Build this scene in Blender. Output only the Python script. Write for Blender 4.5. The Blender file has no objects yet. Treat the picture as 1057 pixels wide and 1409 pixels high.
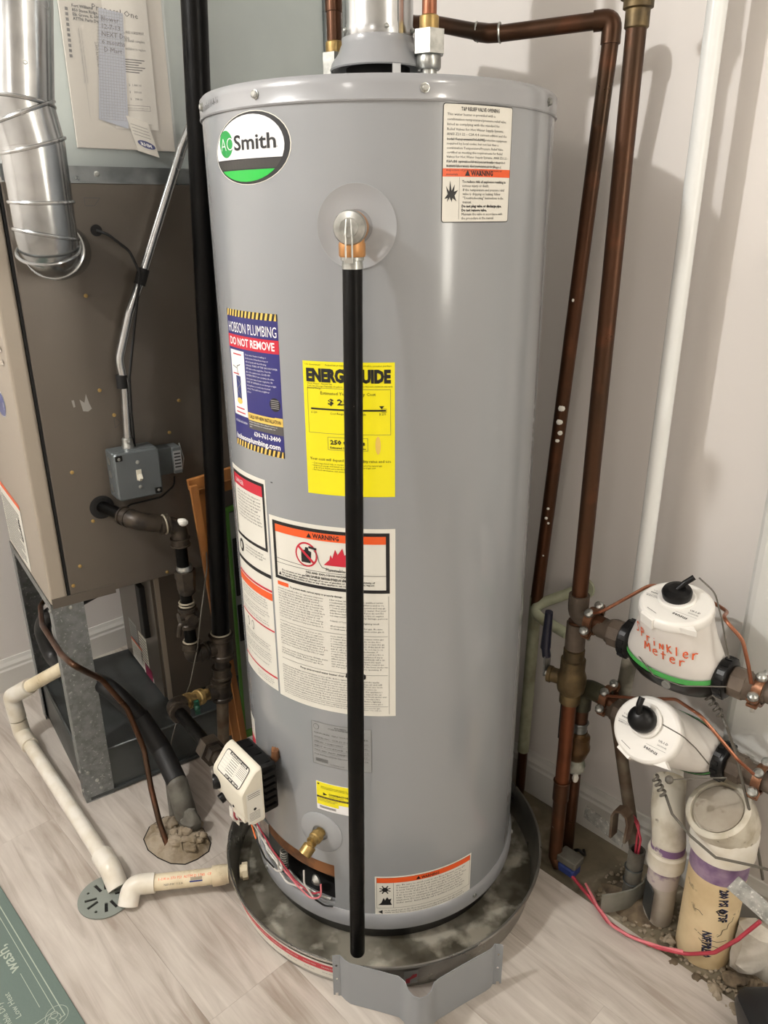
import bpy, bmesh, math, random
from mathutils import Vector, Matrix, geometry
random.seed(7)
C = bpy.context.scene.collection
# ---------------------------------------------------------------- camera
H_CAM = 1.32; FPX = 1058.0
pitch = math.atan(FPX/2761.0); roll = math.atan(20.5/2761.0)
fw = Vector((0, math.cos(pitch), -math.sin(pitch))); r0 = Vector((1,0,0)); u0 = r0.cross(fw)
rt = r0*math.cos(roll) - u0*math.sin(roll); up = u0*math.cos(roll) + r0*math.sin(roll)
cd = bpy.data.cameras.new('camera'); cam = bpy.data.objects.new('camera', cd); C.objects.link(cam)
cam.matrix_world = Matrix(((rt.x,up.x,-fw.x,0),(rt.y,up.y,-fw.y,0),(rt.z,up.z,-fw.z,H_CAM),(0,0,0,1)))
cd.sensor_fit = 'VERTICAL'; cd.sensor_height = 24.0; cd.lens = 24.0*FPX/1409.0; cd.clip_start = 0.05
bpy.context.scene.camera = cam
# ---------------------------------------------------------------- world, lamps, exposure
w = bpy.data.worlds.new('world'); bpy.context.scene.world = w; w.use_nodes = True
w.node_tree.nodes['Background'].inputs[0].default_value = (0.9,0.95,1.0,1); w.node_tree.nodes['Background'].inputs[1].default_value = 0.28
def lamp(name, loc, power, rad, col):
    l = bpy.data.lights.new(name, 'POINT'); l.energy = power; l.shadow_soft_size = rad; l.color = col
    o = bpy.data.objects.new(name, l); o.location = loc; C.objects.link(o); return o
lamp('ceiling_bulb', (-1.5,0.42,2.3), 76, 0.035, (1.0,0.98,0.95))
lamp('ceiling_bulb_rear', (1.15,-0.15,2.3), 13, 0.07, (1.0,0.93,0.84))
wl_ = bpy.data.lights.new('streak_light', 'AREA'); wl_.shape = 'RECTANGLE'; wl_.size = 0.30; wl_.size_y = 1.2; wl_.energy = 13; wl_.color = (1.0,0.95,0.84)
wo_ = bpy.data.objects.new('streak_light', wl_); wo_.location = (2.02,-0.87,1.55); C.objects.link(wo_)   # unseen strip light, added to put the tall streak on the heater jacket
wo_.rotation_euler = Vector((0.69,-0.724,0)).to_track_quat('Z', 'Y').to_euler()
lamp('fill_lamp_far', (-0.9,-1.5,2.25), 11, 0.09, (1.0,0.95,0.9))  # unseen fill lamp added behind the camera to brighten the room
vs = bpy.context.scene.view_settings
vs.view_transform = 'Standard'; vs.look = 'None'; vs.exposure = 0.12; vs.gamma = 1.0; vs.use_curve_mapping = False

# ---------------------------------------------------------------- frames of the place
def U(a): return (math.cos(a), math.sin(a))
FC = Vector((-0.724,1.489,0)); SA = math.radians(35); S = Vector((math.cos(SA),math.sin(SA),0)); F = Vector((-S.y,S.x,0))
WP = Vector((0.344,1.557,0)); WD = Vector((0.69,-0.724,0)).normalized(); WN = Vector((WD.y,-WD.x,0))
HC = Vector((-0.004,1.375,0)); HR = 0.277
Z = Vector((0,0,1))
def fu(u,v,z): return FC + S*u + F*v + Z*z          # furnace frame: along its side, along its front, up
def wl(l,o,z): return WP + WD*l + WN*o + Z*z        # right wall frame: along, off the wall, up
def hcyl(deg,r,z):
    a = math.radians(deg); return Vector((HC.x+r*math.sin(a), HC.y-r*math.cos(a), z))

# ---------------------------------------------------------------- materials
MATS = {}
def mat(name, col, rough=0.5, metal=0.0, col2=None, scale=8.0, bump=0.0, bscale=None, detail=4, lo=0.4, hi=0.65, stretch=None, trans=0, alpha=1, spec=None, col3=None, s3=40, lo3=.6, hi3=.7, rvar=0):
    if name in MATS: return MATS[name]
    m = bpy.data.materials.new(name); m.use_nodes = True; nt = m.node_tree; b = nt.nodes['Principled BSDF']
    b.inputs['Base Color'].default_value = (*col,1); b.inputs['Roughness'].default_value = rough; b.inputs['Metallic'].default_value = metal
    if spec is not None: b.inputs['Specular IOR Level'].default_value = spec
    if trans: b.inputs['Transmission Weight'].default_value = trans
    if alpha < 1: b.inputs['Alpha'].default_value = alpha
    tc = None
    def coords(st):
        nonlocal tc
        if tc is None: tc = nt.nodes.new('ShaderNodeTexCoord')
        mp = nt.nodes.new('ShaderNodeMapping'); nt.links.new(tc.outputs['Object'], mp.inputs[0])
        if st: mp.inputs['Scale'].default_value = st[:3]; mp.inputs['Rotation'].default_value = (0,0,st[3] if len(st) > 3 else 0)
        return mp
    def noise(sc, st=None, det=4):
        n = nt.nodes.new('ShaderNodeTexNoise'); n.inputs['Scale'].default_value = sc; n.inputs['Detail'].default_value = det
        nt.links.new(coords(st).outputs[0], n.inputs['Vector']); return n
    def ramp(n, a, c):
        r = nt.nodes.new('ShaderNodeMapRange'); r.inputs[1].default_value = a; r.inputs[2].default_value = c
        nt.links.new(n.outputs[0], r.inputs[0]); return r
    out = None
    if col2:
        r = ramp(noise(scale, stretch, detail), lo, hi); mx = nt.nodes.new('ShaderNodeMix'); mx.data_type = 'RGBA'
        mx.inputs[6].default_value = (*col,1); mx.inputs[7].default_value = (*col2,1); nt.links.new(r.outputs[0], mx.inputs[0]); out = mx.outputs[2]
    if col3:
        r = ramp(noise(s3, None, 5), lo3, hi3); mx = nt.nodes.new('ShaderNodeMix'); mx.data_type = 'RGBA'
        if out: nt.links.new(out, mx.inputs[6])
        else: mx.inputs[6].default_value = (*col,1)
        mx.inputs[7].default_value = (*col3,1); nt.links.new(r.outputs[0], mx.inputs[0]); out = mx.outputs[2]
    if out: nt.links.new(out, b.inputs['Base Color'])
    if bump:
        n = noise(bscale or scale*4, stretch, 5); bp = nt.nodes.new('ShaderNodeBump'); bp.inputs['Strength'].default_value = bump; bp.inputs['Distance'].default_value = 0.002
        nt.links.new(n.outputs[0], bp.inputs['Height']); nt.links.new(bp.outputs[0], b.inputs['Normal'])
    if rvar:
        r = ramp(noise(scale*1.7), .3, .7); r.inputs[3].default_value = max(rough-rvar,0.02); r.inputs[4].default_value = min(rough+rvar,1); nt.links.new(r.outputs[0], b.inputs['Roughness'])
    MATS[name] = m; return m
def L(r,g,b): # sRGB 0-255 to linear
    return tuple(((c/255)/12.92 if c/255 <= 0.04045 else ((c/255+0.055)/1.055)**2.4) for c in (r,g,b))
M = dict(
 wall=mat('wall_paint', L(226,221,216), 0.55, bump=0.05, bscale=60),
 ceil=mat('ceiling_paint', L(225,222,218), 0.8),
 base=mat('baseboard_paint', L(214,212,206), 0.4),
 jacket=mat('heater_jacket', L(146,149,152), 0.23, spec=0.5, bump=0.02, bscale=90),
 jacket2=mat('heater_lid_paint', L(150,152,155), 0.3, spec=0.5),
 defl=mat('grey_sheet_paint', L(138,142,145), 0.4),
 black=mat('black_plastic', L(12,12,13), 0.35, spec=.3),
 blackpipe=mat('black_iron_pipe', L(3,3,3), 0.36, col2=L(8,7,6), scale=30, col3=L(110,105,98), s3=45, lo3=.76, hi3=.79, bump=0.12, bscale=160, rvar=.08, spec=.13),
 rusty=mat('dull_iron_fitting', L(66,57,47), 0.42, 0.35, col2=L(36,31,27), scale=35, bump=0.3, bscale=90),
 copper=mat('aged_copper', L(84,52,32), 0.36, 0.65, col2=L(60,43,28), scale=9, bump=0.06, bscale=60, col3=L(100,60,38), s3=14, lo3=.55, hi3=.75, stretch=(1,1,.25), rvar=.1),
 copper2=mat('bright_copper', L(152,102,78), 0.34, 0.7, col2=L(130,76,50), scale=20),
 copperspot=mat('spotted_copper', L(90,56,35), 0.38, 0.6, col2=L(64,44,29), scale=12, col3=L(170,160,150), s3=55, lo3=.68, hi3=.72),
 oldbrass=mat('tarnished_brass', L(112,95,64), 0.45, 0.6, col2=L(78,66,46), scale=30, bump=0.15),
 brass=mat('bright_brass', L(176,148,92), 0.36, 0.65, col2=L(136,114,70), scale=40),
 bronze=mat('valve_bronze', L(184,134,84), 0.4, 0.55),
 dirtybr=mat('dull_bronze_fitting', L(104,92,80), 0.6, 0.25, col2=L(78,68,58), scale=25, bump=0.3, bscale=60),
 zinc=mat('zinc_fitting', L(190,192,188), 0.28, 0.85, col2=L(150,152,148), scale=50),
 galv=mat('galvanised_steel', L(150,154,154), 0.33, 0.85, col2=L(120,124,124), scale=14, rvar=.08),
 galvflue=mat('bright_duct_steel', L(196,198,198), 0.22, 0.95, col2=L(160,163,164), scale=9, bump=0.12, bscale=9, rvar=.06),
 galvdark=mat('dull_duct_steel', L(84,88,88), 0.42, 0.6, col2=L(64,68,68), scale=7, bump=.15, bscale=12),
 spangle=mat('spangled_steel_leg', L(138,142,143), 0.42, 0.7, col2=L(118,122,122), scale=60, col3=L(178,181,181), s3=150, lo3=.6, hi3=.7),
 plenum=mat('plenum_steel', L(172,180,178), 0.4, 0.45, col2=L(158,166,165), scale=3, bump=.04, bscale=5),
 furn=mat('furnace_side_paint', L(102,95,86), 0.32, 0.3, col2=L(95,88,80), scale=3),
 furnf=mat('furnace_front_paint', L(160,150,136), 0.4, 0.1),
 white=mat('white_plastic', L(232,230,226), 0.38),
 pvc=mat('white_pvc', L(226,222,212), 0.3, col2=L(205,196,176), scale=14),
 cpvc=mat('cream_pvc', L(226,214,186), 0.32, col2=L(205,190,158), scale=18, rvar=.1),
 dirtypvc=mat('dirty_pvc', L(206,200,184), 0.5, col2=L(158,146,120), scale=16, lo=.5, hi=.72, bump=.1, col3=L(90,80,62), s3=50, lo3=.68, hi3=.74),
 sewer=mat('cream_sewer_pvc', L(222,202,162), 0.42, col2=L(200,176,134), scale=12, col3=L(74,60,44), s3=26, lo3=.66, hi3=.72),
 purple=mat('purple_primer', L(112,86,120), 0.5, col2=L(150,128,150), scale=30),
 meterw=mat('meter_housing', L(222,218,212), 0.36),
 meterlid=mat('meter_lid', L(236,234,228), 0.3),
 green=mat('green_stripe', L(78,170,84), 0.4),
 greenf=mat('green_frame', L(84,140,52), 0.4),
 wood=mat('stained_pine', L(176,118,62), 0.5, col2=L(140,88,42), scale=5, stretch=(6,6,.6), bump=.1),
 foam=mat('black_foam_sleeve', L(16,16,17), 0.45, bump=0.5, bscale=50),
 rubber=mat('black_rubber', L(11,11,12), 0.6),
 tape=mat('duct_tape', L(104,102,94), 0.55, col2=L(72,68,60), scale=20, bump=.6, bscale=40),
 conc=mat('dusty_concrete', L(128,118,98), 0.9, col2=L(92,84,68), scale=10, bump=.5, bscale=60, col3=L(170,160,140), s3=6, lo3=.56, hi3=.66),
 rubble=mat('crumbled_mortar', L(156,144,126), 0.95, col2=L(120,106,84), scale=25, bump=1.0, bscale=120),
 rubbled=mat('dark_mortar', L(112,98,78), 0.95, col2=L(58,48,38), scale=25, bump=1.0, bscale=120),
 pan=mat('aluminium_pan', L(176,174,168), 0.3, 0.85, col2=L(140,138,132), scale=6, rvar=.1, bump=.08, bscale=14),
 panin=mat('stained_pan_bottom', L(142,138,126), 0.5, 0.3, col2=L(84,80,68), scale=9, lo=.40, hi=.58, col3=L(188,184,170), s3=12, lo3=.53, hi3=.63, bump=.15, bscale=30),
 insul=mat('brown_insulation', L(128,84,48), 0.8, col2=L(84,56,34), scale=30),
 dark=mat('dark_cavity', L(14,13,12), 0.9),
 paper=mat('white_paper', L(222,218,208), 0.7),
 paperd=mat('pouch_paper', L(200,194,182), 0.35),
 card=mat('blue_card', L(176,182,196), 0.6),
 label=mat('label_white', L(226,224,214), 0.4),
 ink=mat('ink_black', L(22,22,24), 0.5), inkg=mat('ink_grey', L(84,82,80), 0.6), inklg=mat('ink_light', L(150,148,142), 0.6),
 orange=mat('label_orange', L(232,92,38), 0.4), red=mat('label_red', L(196,34,56), 0.4),
 yellow=mat('label_yellow', L(244,232,24), 0.4), blue=mat('label_blue', L(42,42,112), 0.35), lgreen=mat('logo_green', L(20,150,66), 0.35),
 lgreen2=mat('logo_bright_green', L(30,182,66), 0.3), dgrey=mat('logo_dark', L(52,50,48), 0.35), silver=mat('rating_plate', L(150,152,152), 0.35),
 lwhite=mat('print_white', L(240,240,240), 0.5), lyel=mat('stripe_yellow', L(232,196,96), 0.5), marker=mat('orange_marker', L(226,96,44), 0.6),
 cream=mat('cream_plastic', L(224,219,203), 0.4), navy=mat('navy_badge', L(46,58,120), 0.3),
 redwire=mat('red_wire', L(172,58,72), 0.4), pinkwire=mat('pink_wire', L(214,120,128), 0.4), whitewire=mat('white_wire', L(214,210,204), 0.4), orwire=mat('orange_wire', L(224,110,50), 0.4),
 greyw=mat('grey_cable', L(92,88,80), 0.5), mat_=mat('mat_sage', L(96,112,105), 0.75, bump=.2, bscale=200), matp=mat('mat_print', L(168,178,164), 0.8),
 paintpipe=mat('pale_green_paint', L(172,176,150), 0.5, col2=L(146,146,120), scale=25),
 dirtywhite=mat('dirty_white_pipe', L(176,172,158), 0.5, col2=L(96,92,80), scale=10, lo=.45, hi=.6),
 rustpipe=mat('rusty_conduit', L(84,66,50), 0.6, .2, col2=L(118,108,92), scale=20, bump=.2),
 whitepaint=mat('white_gloss_pipe', L(232,234,232), 0.25), bluec=mat('blue_plastic', L(44,60,120), .5), clear=mat('escutcheon_clear', L(160,163,166), 0.18, spec=.6),
 greyplast=mat('grey_grate', L(128,134,128), .5), switchbox=mat('switch_box_grey', L(104,110,112), 0.36, .4), bucket=mat('grey_tank', L(214,214,210), .35), bin_=mat('black_bin', L(26,27,29), .35),
 film=mat('clear_pouch', (1,1,1), 0.12, alpha=.10), iron=mat('label_maroon', L(130,30,66), .4), glue=mat('white_glue', L(226,224,214), .5),
)
# laminate: streaky grain that follows the planks
def laminate():
    m = bpy.data.materials.new('grey_oak_laminate'); m.use_nodes = True; nt = m.node_tree; b = nt.nodes['Principled BSDF']; N = nt.nodes.new; K = nt.links.new
    tc = N('ShaderNodeTexCoord'); mp = N('ShaderNodeMapping'); mp.inputs['Rotation'].default_value = (0,0,math.radians(47.5)); K(tc.outputs['Object'], mp.inputs[0])
    oi = N('ShaderNodeObjectInfo'); ad = N('ShaderNodeVectorMath'); ad.operation = 'ADD'; cb = N('ShaderNodeCombineXYZ'); mu = N('ShaderNodeMath'); mu.operation = 'MULTIPLY'; mu.inputs[1].default_value = 40
    K(oi.outputs['Random'], mu.inputs[0]); K(mu.outputs[0], cb.inputs[2]); K(mp.outputs[0], ad.inputs[0]); K(cb.outputs[0], ad.inputs[1])
    sc = N('ShaderNodeVectorMath'); sc.operation = 'MULTIPLY'; sc.inputs[1].default_value = (1.6,16,1); K(ad.outputs[0], sc.inputs[0])
    n1 = N('ShaderNodeTexNoise'); n1.inputs['Scale'].default_value = 2.2; n1.inputs['Detail'].default_value = 7; n1.inputs['Roughness'].default_value = .62; n1.inputs['Distortion'].default_value = .9; K(sc.outputs[0], n1.inputs['Vector'])
    sc2 = N('ShaderNodeVectorMath'); sc2.operation = 'MULTIPLY'; sc2.inputs[1].default_value = (2.2,5,1); K(ad.outputs[0], sc2.inputs[0])
    n2 = N('ShaderNodeTexNoise'); n2.inputs['Scale'].default_value = 1.8; n2.inputs['Detail'].default_value = 3; K(sc2.outputs[0], n2.inputs['Vector'])
    r = N('ShaderNodeValToRGB'); e = r.color_ramp.elements; e[0].position = .34; e[0].color = (*L(146,134,122),1); e[1].position = .68; e[1].color = (*L(204,197,188),1)
    x = e.new(.52); x.color = (*L(184,176,167),1)
    ma = N('ShaderNodeMath'); ma.operation = 'MULTIPLY_ADD'; ma.inputs[1].default_value = .62; K(n1.outputs[0], ma.inputs[0]); mb = N('ShaderNodeMath'); mb.operation = 'MULTIPLY'; mb.inputs[1].default_value = .42; K(n2.outputs[0], mb.inputs[0]); K(mb.outputs[0], ma.inputs[2])
    K(ma.outputs[0], r.inputs[0]); K(r.outputs[0], b.inputs['Base Color']); b.inputs['Roughness'].default_value = .5
    bp = N('ShaderNodeBump'); bp.inputs['Strength'].default_value = .12; bp.inputs['Distance'].default_value = .001; K(n1.outputs[0], bp.inputs['Height']); K(bp.outputs[0], b.inputs['Normal'])
    return m
M['lam'] = laminate()
for k_ in ('jacket','jacket2'):
    q_ = M[k_].node_tree.nodes['Principled BSDF']; q_.inputs['Coat Weight'].default_value = .6; q_.inputs['Coat Roughness'].default_value = .12

# ---------------------------------------------------------------- mesh helpers (world coordinates; build() makes ONE mesh object)
def frame(ax, hint=None):
    ax = Vector(ax).normalized(); h = Vector(hint) if hint is not None else (Z if abs(ax.z) < .95 else Vector((1,0,0)))
    x = h.cross(ax)
    if x.length < 1e-6: x = Vector((1,0,0)).cross(ax)
    x.normalize(); y = ax.cross(x); return x, y, ax
class MB:
    def __init__(s): s.v = []; s.f = []; s.mi = []; s.sm = []; s.cur = 0
    def add(s, vs, fs, smooth=False):
        o = len(s.v); s.v += [Vector(p) for p in vs]
        for f in fs: s.f.append([i+o for i in f]); s.mi.append(s.cur); s.sm.append(smooth)
        return s
    def rings(s, rs, closed=True, caps=(True,True), smooth=True):
        n = len(rs[0]); vs = [p for r in rs for p in r]; fs = []
        for i in range(len(rs)-1):
            for j in range(n if closed else n-1):
                k = (j+1) % n; fs.append([i*n+j, i*n+k, (i+1)*n+k, (i+1)*n+j])
        s.add(vs, fs, smooth)
        if caps[0]: s.add(rs[0], [list(range(n))[::-1]])
        if caps[1]: s.add(rs[-1], [list(range(n))])
        return s
    def lathe(s, base, ax, prof, n=24, smooth=True, caps=(True,True), hint=None, sx=1, sy=1):   # prof: (radius, height along ax)
        x, y, a = frame(ax, hint); base = Vector(base)
        rs = [[base + a*h + x*(r*sx*math.cos(2*math.pi*k/n)) + y*(r*sy*math.sin(2*math.pi*k/n)) for k in range(n)] for r, h in prof]
        # sharp profile corners: split rings so flat shading shows
        out = []
        for i in range(len(rs)-1): s.rings([rs[i], rs[i+1]], caps=(caps[0] and i == 0, caps[1] and i == len(rs)-2), smooth=smooth)
        return s
    def cyl(s, a, b, r, r2=None, n=20, smooth=True, caps=(True,True), hint=None):
        a = Vector(a); b = Vector(b); return s.lathe(a, b-a, [(r,0),(r if r2 is None else r2,(b-a).length)], n, smooth, caps, hint)
    def hexa(s, a, b, r, hint=None): return s.cyl(a, b, r, n=6, smooth=False, hint=hint)
    def box(s, c, x, y, z, bev=0):   # centre and three half vectors
        c = Vector(c); x = Vector(x); y = Vector(y); z = Vector(z)
        if bev:
            bx, by = x.length-bev, y.length-bev; xn, yn, zn = x.normalized(), y.normalized(), z.normalized(); zl = z.length
            def ring(ins, h):
                o = []
                for sx, sy, st in ((1,1,0),(-1,1,90),(-1,-1,180),(1,-1,270)):
                    for t in (0,30,60,90):
                        a = math.radians(st+t); o.append(c + xn*(sx*bx + (bev-ins)*math.cos(a)) + yn*(sy*by + (bev-ins)*math.sin(a)) + zn*h)
                return o
            b2 = min(bev, zl*.9)*.6
            return s.rings([ring(b2,-zl), ring(0,-zl+b2), ring(0,zl-b2), ring(b2*.3,zl-b2*.3), ring(b2,zl)], smooth=False)
        vs = [c + x*i + y*j + z*k for i in (-1,1) for j in (-1,1) for k in (-1,1)]
        return s.add(vs, [[0,1,3,2],[4,6,7,5],[0,4,5,1],[2,3,7,6],[0,2,6,4],[1,5,7,3]])
    def tube(s, pts, r, fil=0.0, n=14, caps=(True,True), flat=None, step=6):
        P = [Vector(p) for p in pts]; path = [P[0]]
        for i in range(1, len(P)-1):
            if fil:
                a = (P[i-1]-P[i]); b = (P[i+1]-P[i]); ang = a.angle(b, math.pi); cut = fil/max(math.tan(ang/2), .05)
                cut = min(cut, a.length*.49, b.length*.49); p0 = P[i]+a.normalized()*cut; p1 = P[i]+b.normalized()*cut
                for t in range(step+1): t /= step; path.append(p0*(1-t)**2 + P[i]*2*t*(1-t) + p1*t*t)
            else: path.append(P[i])
        path.append(P[-1])
        rs = []; x = None
        for i, p in enumerate(path):
            d = (path[min(i+1,len(path)-1)]-path[max(i-1,0)]).normalized()
            if x is None: x, y, _ = frame(d)
            else:
                x = (x - d*x.dot(d)); x = x.normalized() if x.length > 1e-6 else frame(d)[0]; y = d.cross(x)
            rr = r[i*(len(r)-1)//max(len(path)-1,1)] if isinstance(r, (list,tuple)) else r
            fx, fy = flat or (1,1)
            rs.append([p + x*(rr*fx*math.cos(2*math.pi*k/n)) + y*(rr*fy*math.sin(2*math.pi*k/n)) for k in range(n)])
        return s.rings(rs, caps=caps)
    def sphere(s, c, r, n=14, sc=(1,1,1), axes=None):
        c = Vector(c); X, Y, A = axes or (Vector((1,0,0)), Vector((0,1,0)), Z); m = n//2
        rs = [[c + X*(r*sc[0]*math.sin(math.pi*i/m)*math.cos(2*math.pi*k/n)) + Y*(r*sc[1]*math.sin(math.pi*i/m)*math.sin(2*math.pi*k/n)) - A*(r*sc[2]*math.cos(math.pi*i/m)) for k in range(n)] for i in range(m+1)]
        return s.rings(rs, caps=(False,False))
    def torus(s, c, ax, R, r, n=28, m=8, hint=None):
        x, y, a = frame(ax, hint); c = Vector(c); rs = []
        for i in range(n+1):
            t = 2*math.pi*i/n; d = x*math.cos(t)+y*math.sin(t)
            rs.append([c + d*(R+r*math.cos(2*math.pi*k/m)) + a*(r*math.sin(2*math.pi*k/m)) for k in range(m)])
        return s.rings(rs, caps=(False,False))
    def plate(s, outer, thick, holes=()):   # outer/holes: 3D coplanar loops, thick: vector
        loops = [[Vector(p) for p in outer]] + [[Vector(p) for p in h] for h in holes]; T = Vector(thick)
        tri = geometry.tessellate_polygon(loops); allv = [p for l in loops for p in l]
        s.add(allv, [list(t) for t in tri]); s.add([p+T for p in allv], [list(t)[::-1] for t in tri])
        for l in loops:
            n = len(l); s.add(l+[p+T for p in l], [[i,(i+1)%n,n+(i+1)%n,n+i] for i in range(n)])
        return s
    def sheet(s, path, hvec, th, fn=None):   # thin wall following a plan path, extruded by hvec
        P = [Vector(p) for p in path]; n = len(P); off = []
        for i in range(n):
            d = (P[min(i+1,n-1)]-P[max(i-1,0)]).normalized(); off.append(d.cross(Vector(hvec).normalized())*th/2)
        H = Vector(hvec); A = [p+o for p, o in zip(P, off)]; B = [p-o for p, o in zip(P, off)]
        vs = A+[p+H for p in A]+B+[p+H for p in B]; fs = []
        for i in range(n-1):
            fs += [[i,i+1,n+i+1,n+i],[2*n+i,3*n+i,3*n+i+1,2*n+i+1],[n+i,n+i+1,3*n+i+1,3*n+i],[i,2*n+i,2*n+i+1,i+1]]
        fs += [[0,n,3*n,2*n],[n-1,3*n-1,4*n-1,2*n-1]]
        return s.add(vs, fs, True)
    def build(s, name, m, parent=None, auto=True):
        me = bpy.data.meshes.new(name); rootloc = Vector((0,0,0)); p = parent
        while p is not None: rootloc += p.location; p = p.parent
        me.from_pydata([v-rootloc for v in s.v], [], s.f)
        ms = m if isinstance(m, list) else [m]
        for q in ms: me.materials.append(q)
        me.polygons.foreach_set('material_index', s.mi); me.polygons.foreach_set('use_smooth', s.sm); me.update()
        bm = bmesh.new(); bm.from_mesh(me); bmesh.ops.remove_doubles(bm, verts=bm.verts, dist=1e-6)
        bmesh.ops.recalc_face_normals(bm, faces=bm.faces)
        if auto:
            for e in bm.edges:
                if len(e.link_faces) == 2 and e.calc_face_angle(0) > .7: e.smooth = False
        bm.to_mesh(me); bm.free()
        o = bpy.data.objects.new(name, me); C.objects.link(o)
        if parent is not None: o.parent = parent
        return o
def tag(o, label=None, cat=None, group=None, kind=None):
    if label: o['label'] = label
    if cat: o['category'] = cat
    if group: o['group'] = group
    if kind: o['kind'] = kind
    return o
def thing(name, label, cat, loc, group=None):
    o = bpy.data.objects.new(name, None); o.location = loc; o.empty_display_size = .02; C.objects.link(o); return tag(o, label, cat, group)
def solo(name, mb, m, label, cat, group=None): # a thing that is one mesh: origin at its base
    c = Vector((sum(v.x for v in mb.v)/len(mb.v), sum(v.y for v in mb.v)/len(mb.v), min(v.z for v in mb.v)))
    mb.v = [v-c for v in mb.v]; o = mb.build(name, m); o.location = c; return tag(o, label, cat, group)
def struct(name, mb, m, parent=None):
    o = mb.build(name, m, parent)
    if parent is None: o['kind'] = 'structure'
    return o
def rounded(w, h, r, n=5):
    o = []
    for cx, cy, st in ((w-r,h-r,0),(r,h-r,90),(r,r,180),(w-r,r,270)):
        for t in range(n+1): a = math.radians(st+90*t/n); o.append((cx+r*math.cos(a), cy+r*math.sin(a)))
    return o

# ---------------------------------------------------------------- flat print: a sticker follows a surface map(u, v, height)
FONTC = None
def text_geo(body, size, res=2, bold=0, align='LEFT', spacing=1.0, line=1.0):
    cu = bpy.data.curves.new('t', 'FONT'); cu.body = body; cu.size = size; cu.resolution_u = res; cu.align_x = align; cu.offset = bold; cu.space_character = spacing; cu.space_line = line
    o = bpy.data.objects.new('t', cu); C.objects.link(o); dg = bpy.context.evaluated_depsgraph_get(); dg.update()
    me = o.evaluated_get(dg).to_mesh(); vs = [(v.co.x, v.co.y) for v in me.vertices]; fs = [list(p.vertices) for p in me.polygons]
    o.evaluated_get(dg).to_mesh_clear(); bpy.data.objects.remove(o); bpy.data.curves.remove(cu)
    return vs, fs
class Sticker:
    def __init__(s, fn): s.fn = fn; s.mb = MB(); s.mats = []
    def m(s, k):
        if M[k] not in s.mats: s.mats.append(M[k])
        s.mb.cur = s.mats.index(M[k])
    def rect(s, u0, v0, u1, v1, k, h=.0004, rot=None):
        s.m(k); n = max(1, int(abs(u1-u0)/.006)); vs = []; fs = []
        for i in range(n+1):
            u = u0+(u1-u0)*i/n; vs += [s.fn(u,v0,h), s.fn(u,v1,h)]
        for i in range(n): fs.append([2*i,2*i+2,2*i+3,2*i+1])
        s.mb.add(vs, fs)
    def poly(s, pts, k, h=.0006):   # cut into narrow strips so that it follows a curved surface
        s.m(k); u0 = min(p[0] for p in pts); u1 = max(p[0] for p in pts); n = max(1, int((u1-u0)/.007))
        tri = geometry.tessellate_polygon([[Vector((u,v,0)) for u, v in pts]])
        for t in tri:
            T = [pts[i] for i in t]
            for i in range(n):
                P = T
                for lim, sg in ((u0+(u1-u0)*i/n, 1), (u0+(u1-u0)*(i+1)/n, -1)):
                    Q = []
                    for a, b in zip(P, P[1:]+P[:1]):
                        da = (a[0]-lim)*sg; db = (b[0]-lim)*sg
                        if da >= 0: Q.append(a)
                        if (da > 0 > db) or (da < 0 < db): f = da/(da-db); Q.append((a[0]+(b[0]-a[0])*f, a[1]+(b[1]-a[1])*f))
                    P = Q
                    if len(P) < 3: break
                if len(P) >= 3: s.mb.add([s.fn(u,v,h) for u, v in P], [list(range(len(P)))])
    def ell(s, cu, cv, ru, rv, k, h=.0006, n=28, a0=0, a1=360):
        s.poly([(cu+ru*math.cos(math.radians(a0+(a1-a0)*i/n)), cv+rv*math.sin(math.radians(a0+(a1-a0)*i/n))) for i in range(n+(a1-a0 < 360))], k, h)
    def border(s, u0, v0, u1, v1, t, k, h=.0006):
        s.rect(u0,v0,u1,v0+t,k,h); s.rect(u0,v1-t,u1,v1,k,h); s.rect(u0,v0,u0+t,v1,k,h); s.rect(u1-t,v0,u1,v1,k,h)
    def line(s, a, b, t, k, h=.0006):
        a = Vector(a); b = Vector(b); d = (b-a).normalized()*t/2; p = Vector((-d.y,d.x)); s.poly([tuple(a+p),tuple(b+p),tuple(b-p),tuple(a-p)], k, h)
    def text(s, body, u, v, size, k='ink', width=None, h=.0008, res=1, bold=0, align='LEFT', line=1.0, rot=0, hgt=None):
        s.m(k); vs, fs = text_geo(body, size, res, bold, align, line=line)
        if not vs: return
        sx = sy = 1; x0 = min(p[0] for p in vs); x1 = max(p[0] for p in vs)
        if width: sx = width/(x1-x0)
        if hgt: y0 = min(p[1] for p in vs); y1 = max(p[1] for p in vs); sy = hgt/(y1-y0)
        ca, sa = math.cos(math.radians(rot)), math.sin(math.radians(rot))
        out = []
        for x, y in vs:
            x *= sx; y *= sy; out.append(s.fn(u+x*ca-y*sa, v+x*sa+y*ca, h))
        s.mb.add(out, fs)
    def para(s, txt, u, v, w, size, k='ink', lh=None, h=.0008, bold=0):   # justified block, wrapped to width
        s.m(k); words = txt.split(); lines = []; cur = ''; cap = max(8, int(w/(size*.50)))
        for wd in words:
            if len(cur)+len(wd)+1 > cap: lines.append(cur); cur = wd
            else: cur = (cur+' '+wd).strip()
        lines.append(cur); lh = lh or size*1.25
        vs, fs = text_geo('\n'.join(lines), size, 1, bold, line=lh/(size*1.0))
        x1 = max(p[0] for p in vs); sx = min(1.15, w/x1)
        s.mb.add([s.fn(u+x*sx, v+y, h) for x, y in vs], fs); return len(lines)*lh
    def build(s, name, parent, label=None):
        o = s.mb.build(name, s.mats, parent, auto=False); tag(o, label); return o
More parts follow.
